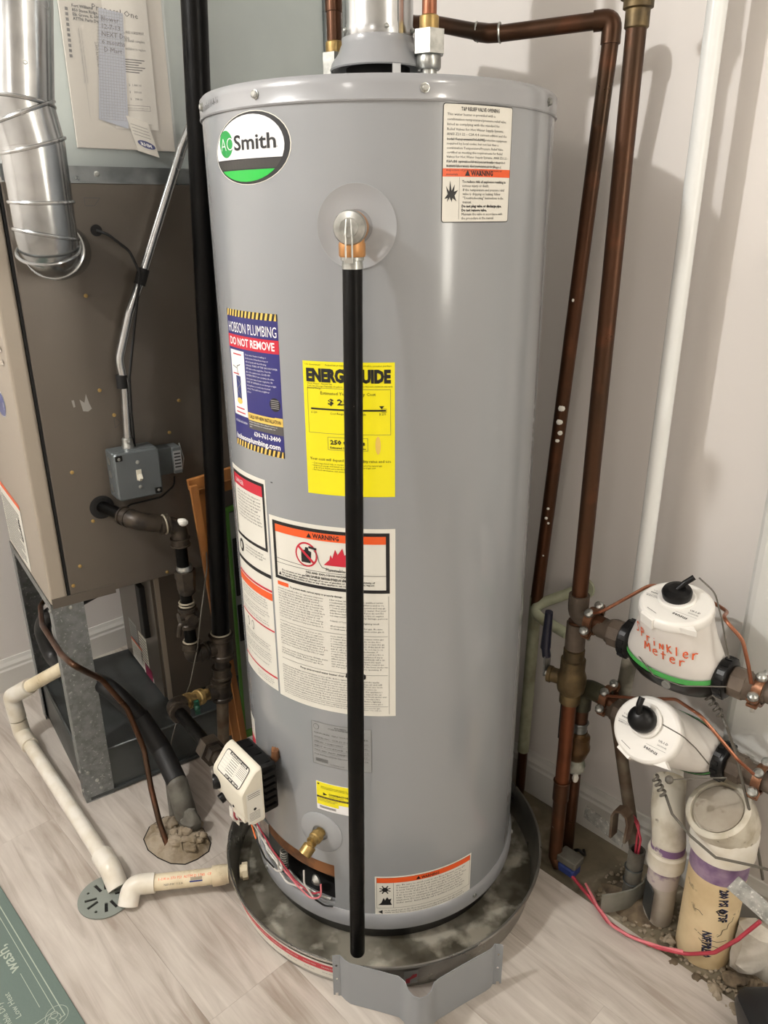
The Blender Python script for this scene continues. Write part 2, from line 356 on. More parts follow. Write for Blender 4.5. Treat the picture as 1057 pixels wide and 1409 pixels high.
def on_heater(deg0, z0, R=HR):
    return lambda u, v, h: Vector((HC.x+(R+h)*math.sin(math.radians(deg0)+u/R), HC.y-(R+h)*math.cos(math.radians(deg0)+u/R), z0+v))
def on_plane(o, ex, ey):
    o = Vector(o); ex = Vector(ex).normalized(); ey = Vector(ey).normalized(); n = ex.cross(ey); return lambda u, v, h: o+ex*u+ey*v+n*h
def screw(mb, p, n, r=.0045, h=.003):
    mb.lathe(p, n, [(r*1.25,-.0005),(r*1.25,h*.25),(r,h*.3),(r*.95,h*.8),(r*.6,h)], 8)
# ================================================================ SETTING
A0, A1, O1, HT = -1.33, 3.0, 3.6, 2.42
fl = struct('floor', MB().box(wl((A0+A1)/2,O1/2,-.062), WD*(A1-A0)/2, WN*O1/2, Z*.05), M['conc'])
PK = .175
for k in range(20):
    o0 = .2+PK*k; o1 = min(o0+PK, O1)
    if o0 >= O1: break
    st = {3:-.01, 4:-.695}.get(k, -1.2+((k*.437) % 1.22)); a = st
    while a > A0: a -= 1.22
    while a < A1:
        x0 = max(a, A0); x1 = min(a+1.22, A1)
        if x1-x0 > .03: MB().box(wl((x0+x1)/2,(o0+o1)/2,-.006), WD*((x1-x0)/2-.00012), WN*((o1-o0)/2-.00012), Z*.006, bev=.0004).build('plank', M['lam'], fl)
        a += 1.22
def wallbox(name, p, q, n):
    d = (q-p); return struct(name, MB().box((p+q)/2 - n*.05 + Z*(HT/2-.012), d/2, n*.05, Z*(HT/2+.012)), M['wall'])
wallbox('wall_right', wl(A0-.1,0,0), wl(A1+.1,0,0), WN); wallbox('wall_left', wl(A0,0,0), wl(A0,O1,0), WD)
wallbox('wall_back', wl(A1,0,0), wl(A1,O1,0), -WD); wallbox('wall_front', wl(A0-.1,O1,0), wl(A1+.1,O1,0), -WN)
struct('ceiling', MB().box(wl((A0+A1)/2,O1/2,HT+.04), WD*(A1-A0)/2, WN*O1/2, Z*.04), M['ceil'])
def baseboard(name, p, q, n, z0=0):
    pr = [(0,z0),(.015,z0),(.015,.066),(.012,.072),(.012,.080),(.007,.090),(.004,.1),(0,.1)]
    return struct(name, MB().rings([[x+n*a+Z*b for a, b in pr] for x in (p, q)], smooth=False), M['base'])
baseboard('baseboard_right', wl(A0,0,0), wl(A1,0,0), WN, -.012); baseboard('baseboard_left', wl(A0,.02,0), wl(A0,O1,0), WD)

# ================================================================ WATER HEATER
wh = thing('water_heater', 'tall grey steel tank water heater standing in the round metal pan', 'water heater', (HC.x,HC.y,.005))
b = MB(); N = 180; zs = [.075,.085,.13,.18,.3,.5,.7,.9,1.1,1.3,1.4605]; rs = [[hcyl(-180+360*i/N,HR,z) for i in range(N+1)] for z in zs]
def inopen(d, z0, z1): return -82 <= d < -20 and z0 >= .0849 and z1 <= .1801
for k in range(len(zs)-1):
    for i in range(N):
        d = -180+360*i/N
        if inopen(d, zs[k], zs[k+1]): continue
        b.add([rs[k][i],rs[k][i+1],rs[k+1][i+1],rs[k+1][i]], [[0,1,2,3]], True)
b.build('jacket', M['jacket'], wh)
b = MB()   # jacket edge turned in around the burner opening
ds = [-82+62*i/30 for i in range(31)]
for z in (.085,.18):
    for p, q in zip(ds, ds[1:]): b.add([hcyl(p,HR,z),hcyl(q,HR,z),hcyl(q,HR-.012,z),hcyl(p,HR-.012,z)], [[0,1,2,3]], True)
for d in (-82,-20): b.add([hcyl(d,HR,.085),hcyl(d,HR,.18),hcyl(d,HR-.012,.18),hcyl(d,HR-.012,.085)], [[0,1,2,3]])
b.build('opening_flange', M['jacket2'], wh)
b = MB()
for p, q in zip(ds, ds[1:]): b.add([hcyl(p,HR-.004,.148),hcyl(q,HR-.004,.148),hcyl(q,HR-.004,.181),hcyl(p,HR-.004,.181), hcyl(p,HR-.03,.148),hcyl(q,HR-.03,.148)], [[0,1,2,3],[0,4,5,1]], True)
b.build('insulation_strip', M['insul'], wh)
b = MB(); b.lathe((HC.x,HC.y,.078), Z, [(.222,0),(.222,.12)], 64); b.lathe((HC.x,HC.y,.083), Z, [(.27,0),(.222,0)], 64, caps=(False,False)); b.build('burner_chamber', M['dark'], wh)
MB().lathe((HC.x,HC.y,0), Z, [(.274,.042),(.282,.042),(.283,.050),(.2825,.070),(.278,.076),(.276,.076)], 120, caps=(False,False)).build('base_ring', M['jacket2'], wh)
MB().lathe((HC.x,HC.y,.008), Z, [(.268,0),(.272,.03),(.275,.036)], 90).build('base', M['black'], wh)
MB().lathe((HC.x,HC.y,0), Z, [(HR-.002,1.4585),(.2795,1.4585),(.2805,1.4605),(.2795,1.463),(.2795,1.478),(.2787,1.486),(.275,1.490),(.27,1.4895),(.24,1.487),(.01,1.486)], 120).build('lid', M['jacket2'], wh)
for d in (-67.7,-35.5,12.35,61.2,110,160,-130):
    b = MB(); screw(b, hcyl(d,.2795,1.473), hcyl(d,1,0)-hcyl(d,0,0), .005, .005); b.build('screw', M['zinc'], wh)
for d in (39.2,-60,80): b = MB(); screw(b, hcyl(d,.2825,.058), hcyl(d,1,0)-hcyl(d,0,0), .0042, .004); b.build('screw', M['zinc'], wh)
b = MB(); b.m = None
st = Sticker(on_heater(-66.5,1.468,.2797)); st.text('Installed 10-8-16', .004, -.002, .0135, 'inkg', width=.062, h=.0002, rot=4, bold=-.0001); st.build('handwriting', wh, 'pencilled date note on the lid rim')
# flue collar on the lid
dh = thing('draft_hood', 'grey flared draft hood on two legs on top of the heater', 'draft hood', (HC.x,HC.y,1.488))
MB().lathe((HC.x,HC.y,1.533), Z, [(.074,0),(.0755,.002),(.072,.011),(.062,.024),(.058,.034),(.0565,.036),(.0565,.044)], 56, caps=(False,False)).build('hood', M['jacket2'], dh)
b = MB(); b.lathe((HC.x,HC.y,1.487), Z, [(.05,0),(.05,.05)], 40); b.build('flue_outlet', M['dark'], dh)
for d in (22,142,262):
    n = hcyl(d,1,0)-hcyl(d,0,0); t = Z.cross(n); MB().box(hcyl(d,.0735,1.5115), t*.0065, n*.001, Z*.0235).box(hcyl(d,.078,1.4875), t*.0065, n*.006, Z*.001).build('leg', M['jacket2'], dh)
fp = thing('vent_pipe', 'bright galvanised round vent pipe rising from the draft hood', 'vent pipe', (HC.x,HC.y,1.535))
b = MB(); b.lathe((HC.x,HC.y,1.570), Z, [(.0555,0),(.056,.001),(.0555,.02),(.0545,.024),(.0545,.84)], 56, caps=(False,False)); b.build('duct', M['galvflue'], fp)
MB().box(hcyl(38,.0553,1.97), (hcyl(38,1,0)-hcyl(38,0,0))*.0008, Z.cross(hcyl(38,1,0)-hcyl(38,0,0))*.004, Z*.42).build('seam', M['galvflue'], fp)
for d in (-62,14,70): b = MB(); screw(b, hcyl(d,.0555,1.585), hcyl(d,1,0)-hcyl(d,0,0), .0032, .004); b.build('screw', M['zinc'], fp)
# escutcheons and valves on the jacket
b = MB(); f = on_heater(-6.3,1.3085); ring = lambda r, h, n=56: [f(r*math.cos(2*math.pi*i/n), r*math.sin(2*math.pi*i/n), h) for i in range(n)]
b.rings([ring(.0545,0),ring(.0545,.0016),ring(.0535,.0016),ring(.0525,.0009),ring(.022,.0009)], caps=(False,False)); b.build('escutcheon', M['clear'], wh)
b = MB(); f = on_heater(-25.2,.2525); b.rings([ring(.0435,.0),ring(.0435,.0014),ring(.042,.0022),ring(.016,.003)], caps=(False,False)); b.build('drain_escutcheon', M['clear'], wh)

rv = thing('relief_valve', 'bronze relief valve with silver cap and lever high on the heater front', 'valve', hcyl(-6.3,HR+.045,1.27))
n = (hcyl(-8,1,0)-hcyl(-8,0,0)); vc = hcyl(-6.3,HR+.042,1.308)
b = MB(); b.lathe(hcyl(-6.3,HR-.006,1.308), n, [(.013,0),(.013,.02),(.02,.022),(.021,.03),(.021,.052),(.0195,.058)], 28); b.lathe(vc, -Z, [(.015,0),(.0165,.018),(.0175,.02),(.0175,.034),(.0165,.036)], 24); b.build('body', M['bronze'], rv)
b = MB(); b.lathe(hcyl(-6.3,HR+.051,1.308), n, [(.0195,0),(.0215,.002),(.0215,.008),(.02,.011),(.012,.0125),(.0115,.016),(.003,.016)], 32); b.build('cap', M['zinc'], rv)
t = Z.cross(n); o = hcyl(-6.3,HR+.066,1.306)
b = MB()
for s_ in (-1,1): b.tube([o+t*.003*s_+Z*.012, o+t*.0042*s_+n*.004-Z*.006, o+t*.0042*s_+n*.0035-Z*.036], .0013, .004, 6)
b.box(o+n*.0035-Z*.0375, t*.0055, n*.0012, Z*.003); b.tube([o-t*.005+Z*.003,o+t*.005+Z*.003], .002, n=8); b.build('lever', M['zinc'], rv)
b = MB(); b.lathe(vc-Z*.0362, -Z, [(.0155,0),(.0155,.004),(.0135,.0045),(.0135,.012)], 24); b.tube([vc-Z*.039+t*.013, vc-Z*.041+t*.0+n*.0145, vc-Z*.038-t*.013], .0016, .004, 6); b.build('outlet_nipple', M['zinc'], rv)
dp = thing('discharge_pipe', 'long vertical black discharge pipe hanging down the heater front into the pan', 'pipe', (-.036,1.0,.09))
top = vc-Z*.047; bot = Vector((-0.0539,1.0120,0.0783)); MB().lathe(bot, top-bot, [(.0095,0),(.0125,.003),(.0133,.006),(.0133,(top-bot).length-.002),(.0125,(top-bot).length)], 24).build('pipe', M['blackpipe'], dp)
MB().lathe(top-Z*.004, Z, [(.0138,0),(.0138,.006)], 24).build('thread_band', M['zinc'], dp)
# drain valve
dv = thing('drain_valve', 'small bright brass drain valve low on the heater front', 'valve', hcyl(-25,HR+.03,.235))
n = hcyl(-30,1,0)-hcyl(-30,0,0); o = hcyl(-25.2,HR-.004,.2525)
MB().lathe(o, n, [(.010,0),(.010,.012),(.0125,.014),(.0125,.024),(.0105,.026),(.0105,.034)], 20).lathe(o+n*.02, (n*.75-Z*.62-Vector((.25,0,0))), [(.009,0),(.009,.016),(.0125,.018),(.0125,.036),(.0085,.0362),(.0085,.022)], 20).build('body', M['brass'], dv)
MB().lathe(o+n*.034, n, [(.0055,0),(.0055,.004),(.007,.004),(.007,.007)], 12).box(o+n*.0415, t*.0035, n*.001, Z*.001).build('stem', M['brass'], dv)

# ---- stickers on the jacket
# logo
st = Sticker(on_heater(-41.1,1.409)); 
def egg(s, n=40):
    o = []
    for i in range(n):
        a = 2*math.pi*i/n; x = math.cos(a); y = math.sin(a); o.append((s*(.079*x + .010*y*0), s*(.0445*y*(1+.12*x)+.004*x)))
    return o
st.poly(egg(1.02),'label',.0003); st.poly(egg(1),'ink',.0005)
def clip(pts, lo, hi):
    out = []
    for (x0,y0),(x1,y1) in zip(pts, pts[1:]+pts[:1]):
        for lim in (lo,hi):
            if (y0-lim)*(y1-lim) < 0: pass
        if lo <= y0 <= hi: out.append((x0,y0))
        cr = sorted([l for l in (lo,hi) if (y0-l)*(y1-l) < 0], key=lambda l: abs(l-y0))
        for l in cr: t = (l-y0)/(y1-y0); out.append((x0+t*(x1-x0), l))
    return out
eg = [(x-.0035,y) for x, y in egg(.93)]
st.poly(clip(eg,-.012,1),'lwhite',.0007); st.poly(clip(eg,-.0245,-.0135),'dgrey',.0007); st.poly(clip(eg,-1,-.0262),'lgreen2',.0007)
st.ell(-.047,.0085,.0185,.0175,'lgreen',.0009)
st.text('AO',-.062,.0,.024,'lwhite',width=.0345,h=.0011,res=3,bold=-.0004); st.text('Smith',-.026,-.0005,.0265,'ink',width=.082,h=.0011,res=3,bold=.0005); st.text('.',.057,.0,.012,'ink',h=.0011)
st.build('logo_badge', wh, 'oval white black and green maker badge')
# relief opening label
st = Sticker(on_heater(17.6,1.3125)); W_, H_ = .114, .145
st.poly(rounded(W_,H_,.004),'ink',.0003); st.poly([(x+.0012,y+.0012) for x, y in rounded(W_-.0024,H_-.0024,.003)],'label',.0005)
st.text('T&P RELIEF VALVE OPENING',W_/2,H_-.0085,.0062,width=.062,align='CENTER',bold=.00012)
st.para('This water heater is provided with a combination temperature/pressure relief valve listed as complying with the standard for Relief Valves for Hot Water Supply Systems, ANSI Z21.22 - CSA 4.4 current edition and the code requirements of ASME.',.006,H_-.0145,.103,.0044,lh=.0058)
st.para('Install Temperature/Pressure protective equipment required by local codes, but not less than a combination Temperature/Pressure Relief Valve certified as meeting the requirements for Relief Valves for Hot Water Supply Systems, ANSI Z21.22 - CSA 4.4 current edition by a nationally recognized testing laboratory that maintains periodic inspection of production of listed equipment or materials.',.006,H_-.0435,.103,.0041,lh=.0053)
st.para('For safe operation of the water heater, the Relief Valve must not be removed or plugged.',.006,.0745,.103,.0042,lh=.0055)
st.rect(.0012,.0575,W_-.0012,.0675,'orange',.0007); st.poly([(.034,.0588),(.042,.0588),(.038,.0662)],'ink',.0009); st.text('WARNING',.0435,.0592,.0085,h=.0009,width=.037,bold=.0003)
st.line((.026,.004),(.026,.057),.0006,'inklg',.0007)
st.poly([(.004,.030),(.009,.036),(.006,.046),(.011,.039),(.012,.053),(.0145,.040),(.019,.048),(.018,.039),(.024,.041),(.019,.034),(.022,.027),(.016,.031),(.015,.026),(.012,.032),(.008,.026),(.009,.031)],'ink',.0009)
y = .0545
for s_, bd in (('To reduce risk of explosion resulting in',.0001),('serious injury or death:',0),(' If the temperature and pressure relief',0),(' valve is dripping or leaking, follow',0),(' "Troubleshooting" instructions in the',0),(' manual.',0),('Do not plug valve or discharge pipe.',.0002),('Do not remove valve.',.0002),('Maintain the valve in accordance with',0),('the procedure in the manual.',0)):
    st.text(s_,.030,y-.0045,.0047,h=.0009,bold=bd); y -= .0051
st.build('relief_opening_label', wh, 'white label with black text and an orange warning band')
# plumber's sticker
st = Sticker(on_heater(-59.5,.972)); W_, H_ = .131, .218
st.rect(0,0,W_,H_,'blue',.0003)
for y0 in (.0,.208):
    st.rect(0,y0,W_,y0+.010,'ink',.0005)
    for i in range(14): x = .002+i*.0094; st.poly([(x,y0),(x+.0045,y0),(x+.0075 if x < .122 else x+.0045,y0+.010),(x+.003,y0+.010)],'lyel',.0007)
st.text('HOBSON PLUMBING',.004,.184,.020,'lwhite',width=.123,h=.0007,res=3,hgt=.0155)
st.rect(0,.160,W_,.180,'red',.0005); st.text('DO NOT REMOVE',.006,.1645,.015,'lwhite',width=.116,h=.0007,res=2,hgt=.0125,bold=.0003)
st.rect(.004,.052,.049,.156,'lwhite',.0005); st.rect(.014,.149,.041,.151,'red',.0007); st.rect(.010,.118,.030,.120,'red',.0007); st.rect(.012,.063,.040,.065,'red',.0007); st.rect(.012,.056,.042,.058,'red',.0007)
st.rect(.019,.076,.034,.116,'navy',.0007); st.ell(.0265,.076,.0085,.005,'lyel',.0009)
for a, c in (((.0265,.116),(.0245,.131)),((.0245,.131),(.036,.135)),((.010,.131),(.024,.128)),((.0205,.114),(.0325,.104)),((.0325,.104),(.0205,.094)),((.0205,.094),(.0325,.084))): st.line(a,c,.0012,'inkg' if a[1] > .116 else 'inklg',.0009)
st.para('If your water heater is leaking or needs service follow these steps or call and speak with the following technician: TURN OFF THE GAS OR POWER OFF valve on the supply line. Turn the gas cock a quarter turn. CLOSE OFF WATER SUPPLY turn clockwise the valve above your water heater supply line. IN CASE OF DAMAGE do not attempt to light any appliance or touch any electrical switch. Then call from a neighbour phone.',.053,.1515,.073,.0037,'lwhite',lh=.0052)
st.rect(.050,.062,.115,.066,'blue',.0006); st.ell(.117,.083,.011,.0105,'ink',.0007); 
for i in range(5): st.rect(.109,.077+i*.003,.125,.0782+i*.003,'inklg',.0009)
st.rect(.050,.050,W_,.063,'lyel',.0005); st.text('CALLS OFF NEW INSTALLATION',.053,.0535,.008,'ink',width=.074,h=.0007,bold=.0002); st.rect(.050,.036,W_,.050,'inkg',.0005); st.para('Mention this sticker when calling for service on heaters installed by our company within one year.',.053,.0465,.073,.003,'lwhite',lh=.0038)
st.text('630-761-3400',.063,.0255,.0105,'lwhite',width=.062,h=.0007,bold=.0003); st.text('LICENSE 055-24784',.004,.040,.005,'lwhite',h=.0007); st.text('hobsonplumbing.com',.005,.0125,.0105,'lwhite',width=.118,h=.0007,res=2,hgt=.0115,bold=.0003)
st.build('plumber_sticker', wh, 'dark blue sticker with hazard stripes and red band')
# yellow energy label
st = Sticker(on_heater(-24.0,.9235)); W_, H_ = .137, .2035
st.rect(0,0,W_,H_,'yellow',.0003); st.text('U.S. Government        Federal law prohibits removal of this label before consumer purchase',.004,H_-.006,.0035,width=.128)
st.text('ENERGYGUIDE',.005,.175,.022,'ink',width=.126,hgt=.0205,bold=.0013,res=2)
st.text('Water Heater - Natural Gas\nTank Size (Storage Capacity): 50 gallons\nThermal Energy',.006,.170,.0034,h=.0006); st.text('All models have minimum warranty',.085,.168,.0034,h=.0006)
st.border(.006,.097,.131,.165,.0005,'inkg'); st.text('Estimated Yearly Energy Cost',.068,.1555,.0066,align='CENTER',width=.082); st.text('$ 255',.038,.141,.014,width=.04,hgt=.0105,bold=.0004)
st.rect(.011,.1325,.124,.135,'ink',.0007); st.poly([(.114,.1405),(.1215,.1405),(.11775,.1358)],'ink',.0007); st.border(.118,.131,.125,.1365,.0004,'ink'); st.text('$ 220',.011,.127,.0042); st.text('$ 271',.114,.127,.0045); st.text('Cost Range of Similar Models',.068,.1265,.0045,align='CENTER')
st.border(.036,.072,.097,.092,.0005,'inkg'); st.text('250 therms',.040,.081,.011,width=.053,hgt=.0078,bold=.0004); st.text('Estimated Yearly Energy Use',.0665,.0745,.0042,align='CENTER',width=.054,bold=.0001)
st.text('Your cost will depend on your utility rates and use',.006,.0545,.0062,width=.125); st.text('\u2022 Cost range based only on models of similar capacity fueled by natural gas\n\u2022 Estimated energy cost based on a national average natural gas cost\n  of $1.09 per therm and a standard usage\n\u2022 For more information, visit www.ftc.gov/energy',.009,.0485,.0036,h=.0007)
st.ell(.112,.081,.004,.014,'lyel',.0005,16); st.build('energy_label', wh, 'bright yellow label with black lettering')
# large warning and instruction sheet
st = Sticker(on_heater(-41.4,.527)); W_, H_ = .2215, .344
st.rect(0,0,W_,H_,'label',.0003); st.border(.0075,.233,.2125,.337,.0058,'ink',.0006); st.rect(.0133,.318,.2067,.3312,'orange',.0007); st.poly([(.077,.3205),(.086,.3205),(.0815,.3285)],'ink',.0009); st.text('WARNING',.088,.321,.011,width=.045,h=.0009,bold=.0003)
st.ell(.075,.290,.0205,.0215,'red',.0006); st.ell(.075,.290,.0175,.0185,'label',.0008); st.poly([(.066,.276),(.083,.276),(.085,.296),(.080,.298),(.079,.303),(.074,.303),(.073,.298),(.066,.297)],'ink',.0010); st.line((.061,.303),(.089,.277),.0042,'red',.0012)
st.line((.080,.304),(.094,.302),.004,'ink',.0010)
pts = [(.088,.300),(.095,.293),(.098,.280),(.103,.272),(.120,.269),(.150,.268)]
for a, c in zip(pts, pts[1:]): st.line(a,c,.0009,'inkg',.0010)
st.poly([(.106,.277),(.116,.287),(.118,.296),(.121,.290),(.126,.306),(.130,.297),(.138,.309),(.141,.297),(.150,.303),(.150,.291),(.156,.297),(.158,.277)],'red',.0009)
st.text('Flammable Vapors',.109,.2665,.0085,width=.055); st.line((.0133,.271),(.075,.269),.0008,'ink'); st.line((.0133,.2635),(.2067,.2635),.0007,'ink'); st.text('FIRE AND EXPLOSION HAZARD\nCan result in serious injury or death',.11,.2575,.0052,align='CENTER',bold=.0001)
st.poly([(.0165,.2415),(.0225,.2415),(.0195,.2475)],'ink',.0009)
st.para('Do not store or use gasoline or other flammable vapors and liquids in the vicinity of this or any other appliance. Storage of or use of gasoline or other flammable vapors or liquids in the vicinity of this or any other appliance can result in serious injury or death.',.024,.2505,.180,.0042,lh=.0045,bold=.0001)
lor = ('For your safety read before operating. If you do not follow these instructions exactly a fire or explosion may result causing property damage, personal injury or loss of life. Before lighting smell all around the appliance area for gas. Be sure to smell next to the floor because some gas is heavier than air and will settle on the floor. Use only your hand to push in or turn the gas control knob. Never use tools. If the knob will not push in or turn by hand do not try to repair it, call a qualified service technician. Force or attempted repair may result in a fire or explosion. Do not use this appliance if any part has been under water. Immediately call a qualified service technician to inspect the appliance and to replace any part of the control system and any gas control which has been under water. ')
def cols(st, x0, x1, y1, y0, size, nc, heads=('ink',), seed=0):
    w_ = (x1-x0-.006*(nc-1))/nc; n = int((y1-y0)/(size*1.2)); cap = int(w_/(size*.5)); rr = random.Random(seed); tx = lor*6; p = rr.randint(0,500)
    for c in range(nc):
        ls = []; kk = 0
        while kk < n:
            if rr.random() < .10 and kk > 2: ls.append(''); kk += 1; continue
            q = tx[p:p+cap]; ls.append(q.strip()); p += cap; kk += 1
        vs, fs = text_geo('\n'.join(ls), size, 1, line=1.2); x1_ = max(v[0] for v in vs); sx = min(1.2, w_/x1_); st.m(heads[c % len(heads)])
        st.mb.add([st.fn(x0+c*(w_+.006)+x*sx, y1-size+y, .0007) for x, y in vs], fs)
st.rect(.012,.2215,.036,.2285,'orange',.0006); st.text('To prevent death, serious injury or property damage',.039,.222,.0045,bold=.0001)
cols(st,.012,.2085,.219,.158,.0040,2,seed=1); st.rect(.012,.1545,.2085,.155,'ink',.0007); cols(st,.012,.2085,.152,.085,.0040,2,seed=2); st.rect(.012,.0805,.2085,.081,'ink',.0007)
st.text('Keep area around water heater clear and ventilated',.11,.0735,.0055,align='CENTER',bold=.0001); cols(st,.012,.2085,.070,.022,.0040,1,seed=3); st.rect(.012,.019,.2085,.0195,'ink',.0007); cols(st,.012,.2085,.018,.006,.0034,1,seed=4)
st.poly([(x+.138,y+.072) for x, y in rounded(.034,.011,.004)],'ink',.0010); st.border(.2105,.004,.2108,.228,.0004,'inkg'); st.build('warning_label', wh, 'large white warning and instruction sheet with black border and orange band')
# left hand label strip
st = Sticker(on_heater(-68.0,.530)); W_, H_ = .124, .398
st.rect(0,0,W_,H_,'label',.0003); st.border(.004,.270,.120,.390,.0055,'ink'); st.rect(.0095,.366,.1145,.3845,'red',.0007); st.text('DANGER',.020,.371,.011,'lwhite',h=.0009,width=.035)
cols(st,.024,.112,.362,.305,.0048,1,seed=5); st.ell(.024,.252,.0095,.0125,'ink',.0008); st.ell(.024,.252,.004,.007,'label',.001); cols(st,.045,.115,.264,.240,.0045,1,seed=6); st.rect(0,.222,W_,.229,'ink',.0007)
st.rect(0,.196,W_,.2,'red',.0007); st.poly([(0,.180),(W_,.180),(W_,.194),(0,.194)],'orange',.0008); cols(st,.012,.115,.178,.124,.0040,1,seed=7); st.rect(0,.1185,W_,.1215,'red',.0007)
for x in (.03,.05): st.ell(x,.104,.005,.0095,'inklg',.0008); st.ell(x,.104,.0035,.007,'label',.001)
cols(st,.012,.115,.09,.040,.0040,1,seed=8); st.rect(0,.0245,W_,.028,'red',.0007); cols(st,.06,.115,.020,.006,.0036,1,seed=9); st.rect(.010,.024,.0105,.39,'inkg',.0007); st.build('danger_label', wh, 'narrow white danger label with red and orange bands')
# rating plate
st = Sticker(on_heater(-27.0,.4085)); W_, H_ = .110, .0905
st.rect(0,0,W_,H_,'silver',.0003); st.border(0,0,W_,H_,.0005,'inkg'); st.ell(.009,.080,.0055,.0058,'inkg',.0006); st.ell(.009,.080,.0048,.0052,'silver',.0007); st.text('AUTOMATIC\nSTORAGE WATER HEATER',.055,.0835,.0038,align='CENTER',k='ink')
for i, s_ in enumerate(('NATURAL GAS WATER HEATER','MODEL NO.  GCR-50 400     SERIES  200','SERIAL 1624J014467   CAP 50.0 GAL','INPUT 40,000 BTU/HR   RECOVERY 41.0','MAX  MIN  INLET  MANIFOLD  4.0 IN W.C.','FOR INSTALLATION ON COMBUSTIBLE FLOOR')):
    st.text(s_,.004,.066-i*.0092,.0042,'inkg',width=.10); 
    if 0 < i < 5: st.rect(.003,.0635-i*.0092,.107,.0638-i*.0092,'inkg',.0006)
for i in range(22): st.rect(.006+i*.0011,.006,.0064+i*.0011,.0135,'ink',.0006)
st.text('US PATENT 6,142',.034,.004,.0035,'inkg'); st.build('rating_plate', wh, 'silver grey data plate outlined in black')
# small yellow contractor sticker
st = Sticker(on_heater(-26.3,.3065)); W_, H_ = .0665, .0635
st.poly(rounded(W_,H_,.002),'lwhite',.0003); st.rect(.0008,.0195,W_-.0008,H_-.001,'yellow',.0005); st.rect(.0008,.012,.044,.0197,'yellow',.0005); st.rect(.0008,.0275,W_-.0008,.0315,'ink',.0007); st.text('QUALITY INSTALLATION SERVICE',.004,.0283,.0028,'lyel',h=.0009,width=.056)
st.poly([(.014,.041),(.0225,.0375),(.014,.0345)],'ink',.0007); st.text('CONTRACTOR',.025,.0375,.0055,bold=.0002); st.text('REWARDS PROGRAM',.025,.0335,.003); st.text('SERVICE CONTACT INFORMATION\nFOR WARRANTY AND SUPPORT CALL',.010,.0525,.0032); st.ell(.005,.058,.002,.0018,'ink',.0007)
st.text('REGISTER ONLINE TO EARN\nPOINTS FOR INSTALLERS',.004,.0235,.003,'inkg'); 
for i in range(30): st.rect(.006+i*.0011,.0045,.0065+i*.0011,.0095,'inkg',.0006)
st.build('contractor_sticker', wh, 'small yellow and white sticker')
# low warning label
st = Sticker(on_heater(-3.8,.0655)); W_, H_ = .199, .104
st.rect(0,0,W_,H_,'label',.0003); st.border(.003,.026,W_-.003,H_-.003,.0005,'ink'); st.rect(.003,.0885,W_-.003,.101,'red',.0006); st.rect(.0034,.0889,W_-.0034,.1006,'orange',.0007); st.poly([(.078,.0905),(.087,.0905),(.0825,.0985)],'ink',.0009); st.text('WARNING',.0885,.0905,.0095,width=.036,h=.0009,bold=.0002)
st.line((.035,.027),(.035,.088),.0006,'inkg'); st.ell(.019,.072,.0052,.0055,'ink',.0008)
for a in (20,60,120,160,200,240,300,340): st.line((.019+.005*math.cos(math.radians(a)),.072+.005*math.sin(math.radians(a))),(.019+.011*math.cos(math.radians(a)),.072+.011*math.sin(math.radians(a))),.0022,'ink',.0008)
st.poly([(.006,.034),(.012,.040),(.016,.052),(.019,.046),(.023,.054),(.026,.048),(.031,.050),(.029,.042),(.032,.034)],'ink',.0008); st.poly([(.006,.0165),(.014,.0215),(.014,.0115)],'ink',.0008)
cols(st,.040,.19,.086,.030,.0052,1,seed=11); cols(st,.018,.19,.0235,.010,.0045,1,seed=12); st.rect(.003,.0075,.19,.008,'inkg',.0007); st.build('lower_warning_label', wh, 'wide white warning label with orange band near the base')
st = Sticker(on_heater(-73,.325)); st.rect(0,0,.034,.078,'label',.0003); st.rect(.002,.002,.032,.03,'red',.0005); cols(st,.004,.031,.074,.034,.0042,1,seed=13); st.build('side_label', wh, 'small white and red label')
st = Sticker(on_heater(-39.5,.9265)); st.rect(0,0,.0045,.0018,'ink',.0003); st.build('nick', wh)
# ================================================================ DRAIN PAN
pn = thing('drain_pan', 'round shallow metal drain pan with a stained floor, under the water heater', 'drain pan', (-.005,1.325,.001))
pc = Vector((-.005,1.325,0)); MB().lathe(pc, Z, [(.322,.0015),(.3345,.066),(.3375,.0665),(.339,.069),(.3375,.0715),(.334,.0715),(.3325,.069),(.3205,.004)], 120, caps=(False,False)).build('rim_wall', M['pan'], pn)
MB().lathe(pc, Z, [(.3215,.001),(.3215,.0035)], 100).build('pan_floor', M['panin'], pn)
def on_cone(deg0, z0):
    return lambda u, v, h: Vector((pc.x+(.3225+(z0+v-.0015)*.194+h)*math.sin(math.radians(deg0)+u/.33), pc.y-(.3225+(z0+v-.0015)*.194+h)*math.cos(math.radians(deg0)+u/.33), z0+v))
st = Sticker(on_cone(-68,.012)); st.rect(0,0,.345,.046,'label',.0006); st.rect(0,.022,.345,.040,'red',.0008)
for i in range(9): st.text('DRAIN PAN',.008+i*.038,.029,.006,'label',h=.001,width=.026); st.text('Keep clear',.008+i*.038,.012,.005,'inkg',h=.001)
st.build('pan_band', pn, 'printed band with a dark red stripe')
st = Sticker(on_cone(6,.012)); st.rect(0,.002,.026,.044,'silver',.0006); st.poly([(.004,.004),(.012,.004),(.012,.014),(.024,.022),(.024,.032),(.016,.030),(.012,.022),(.004,.018)],'red',.0009); st.build('sticker', pn, 'silver sticker with a red mark')
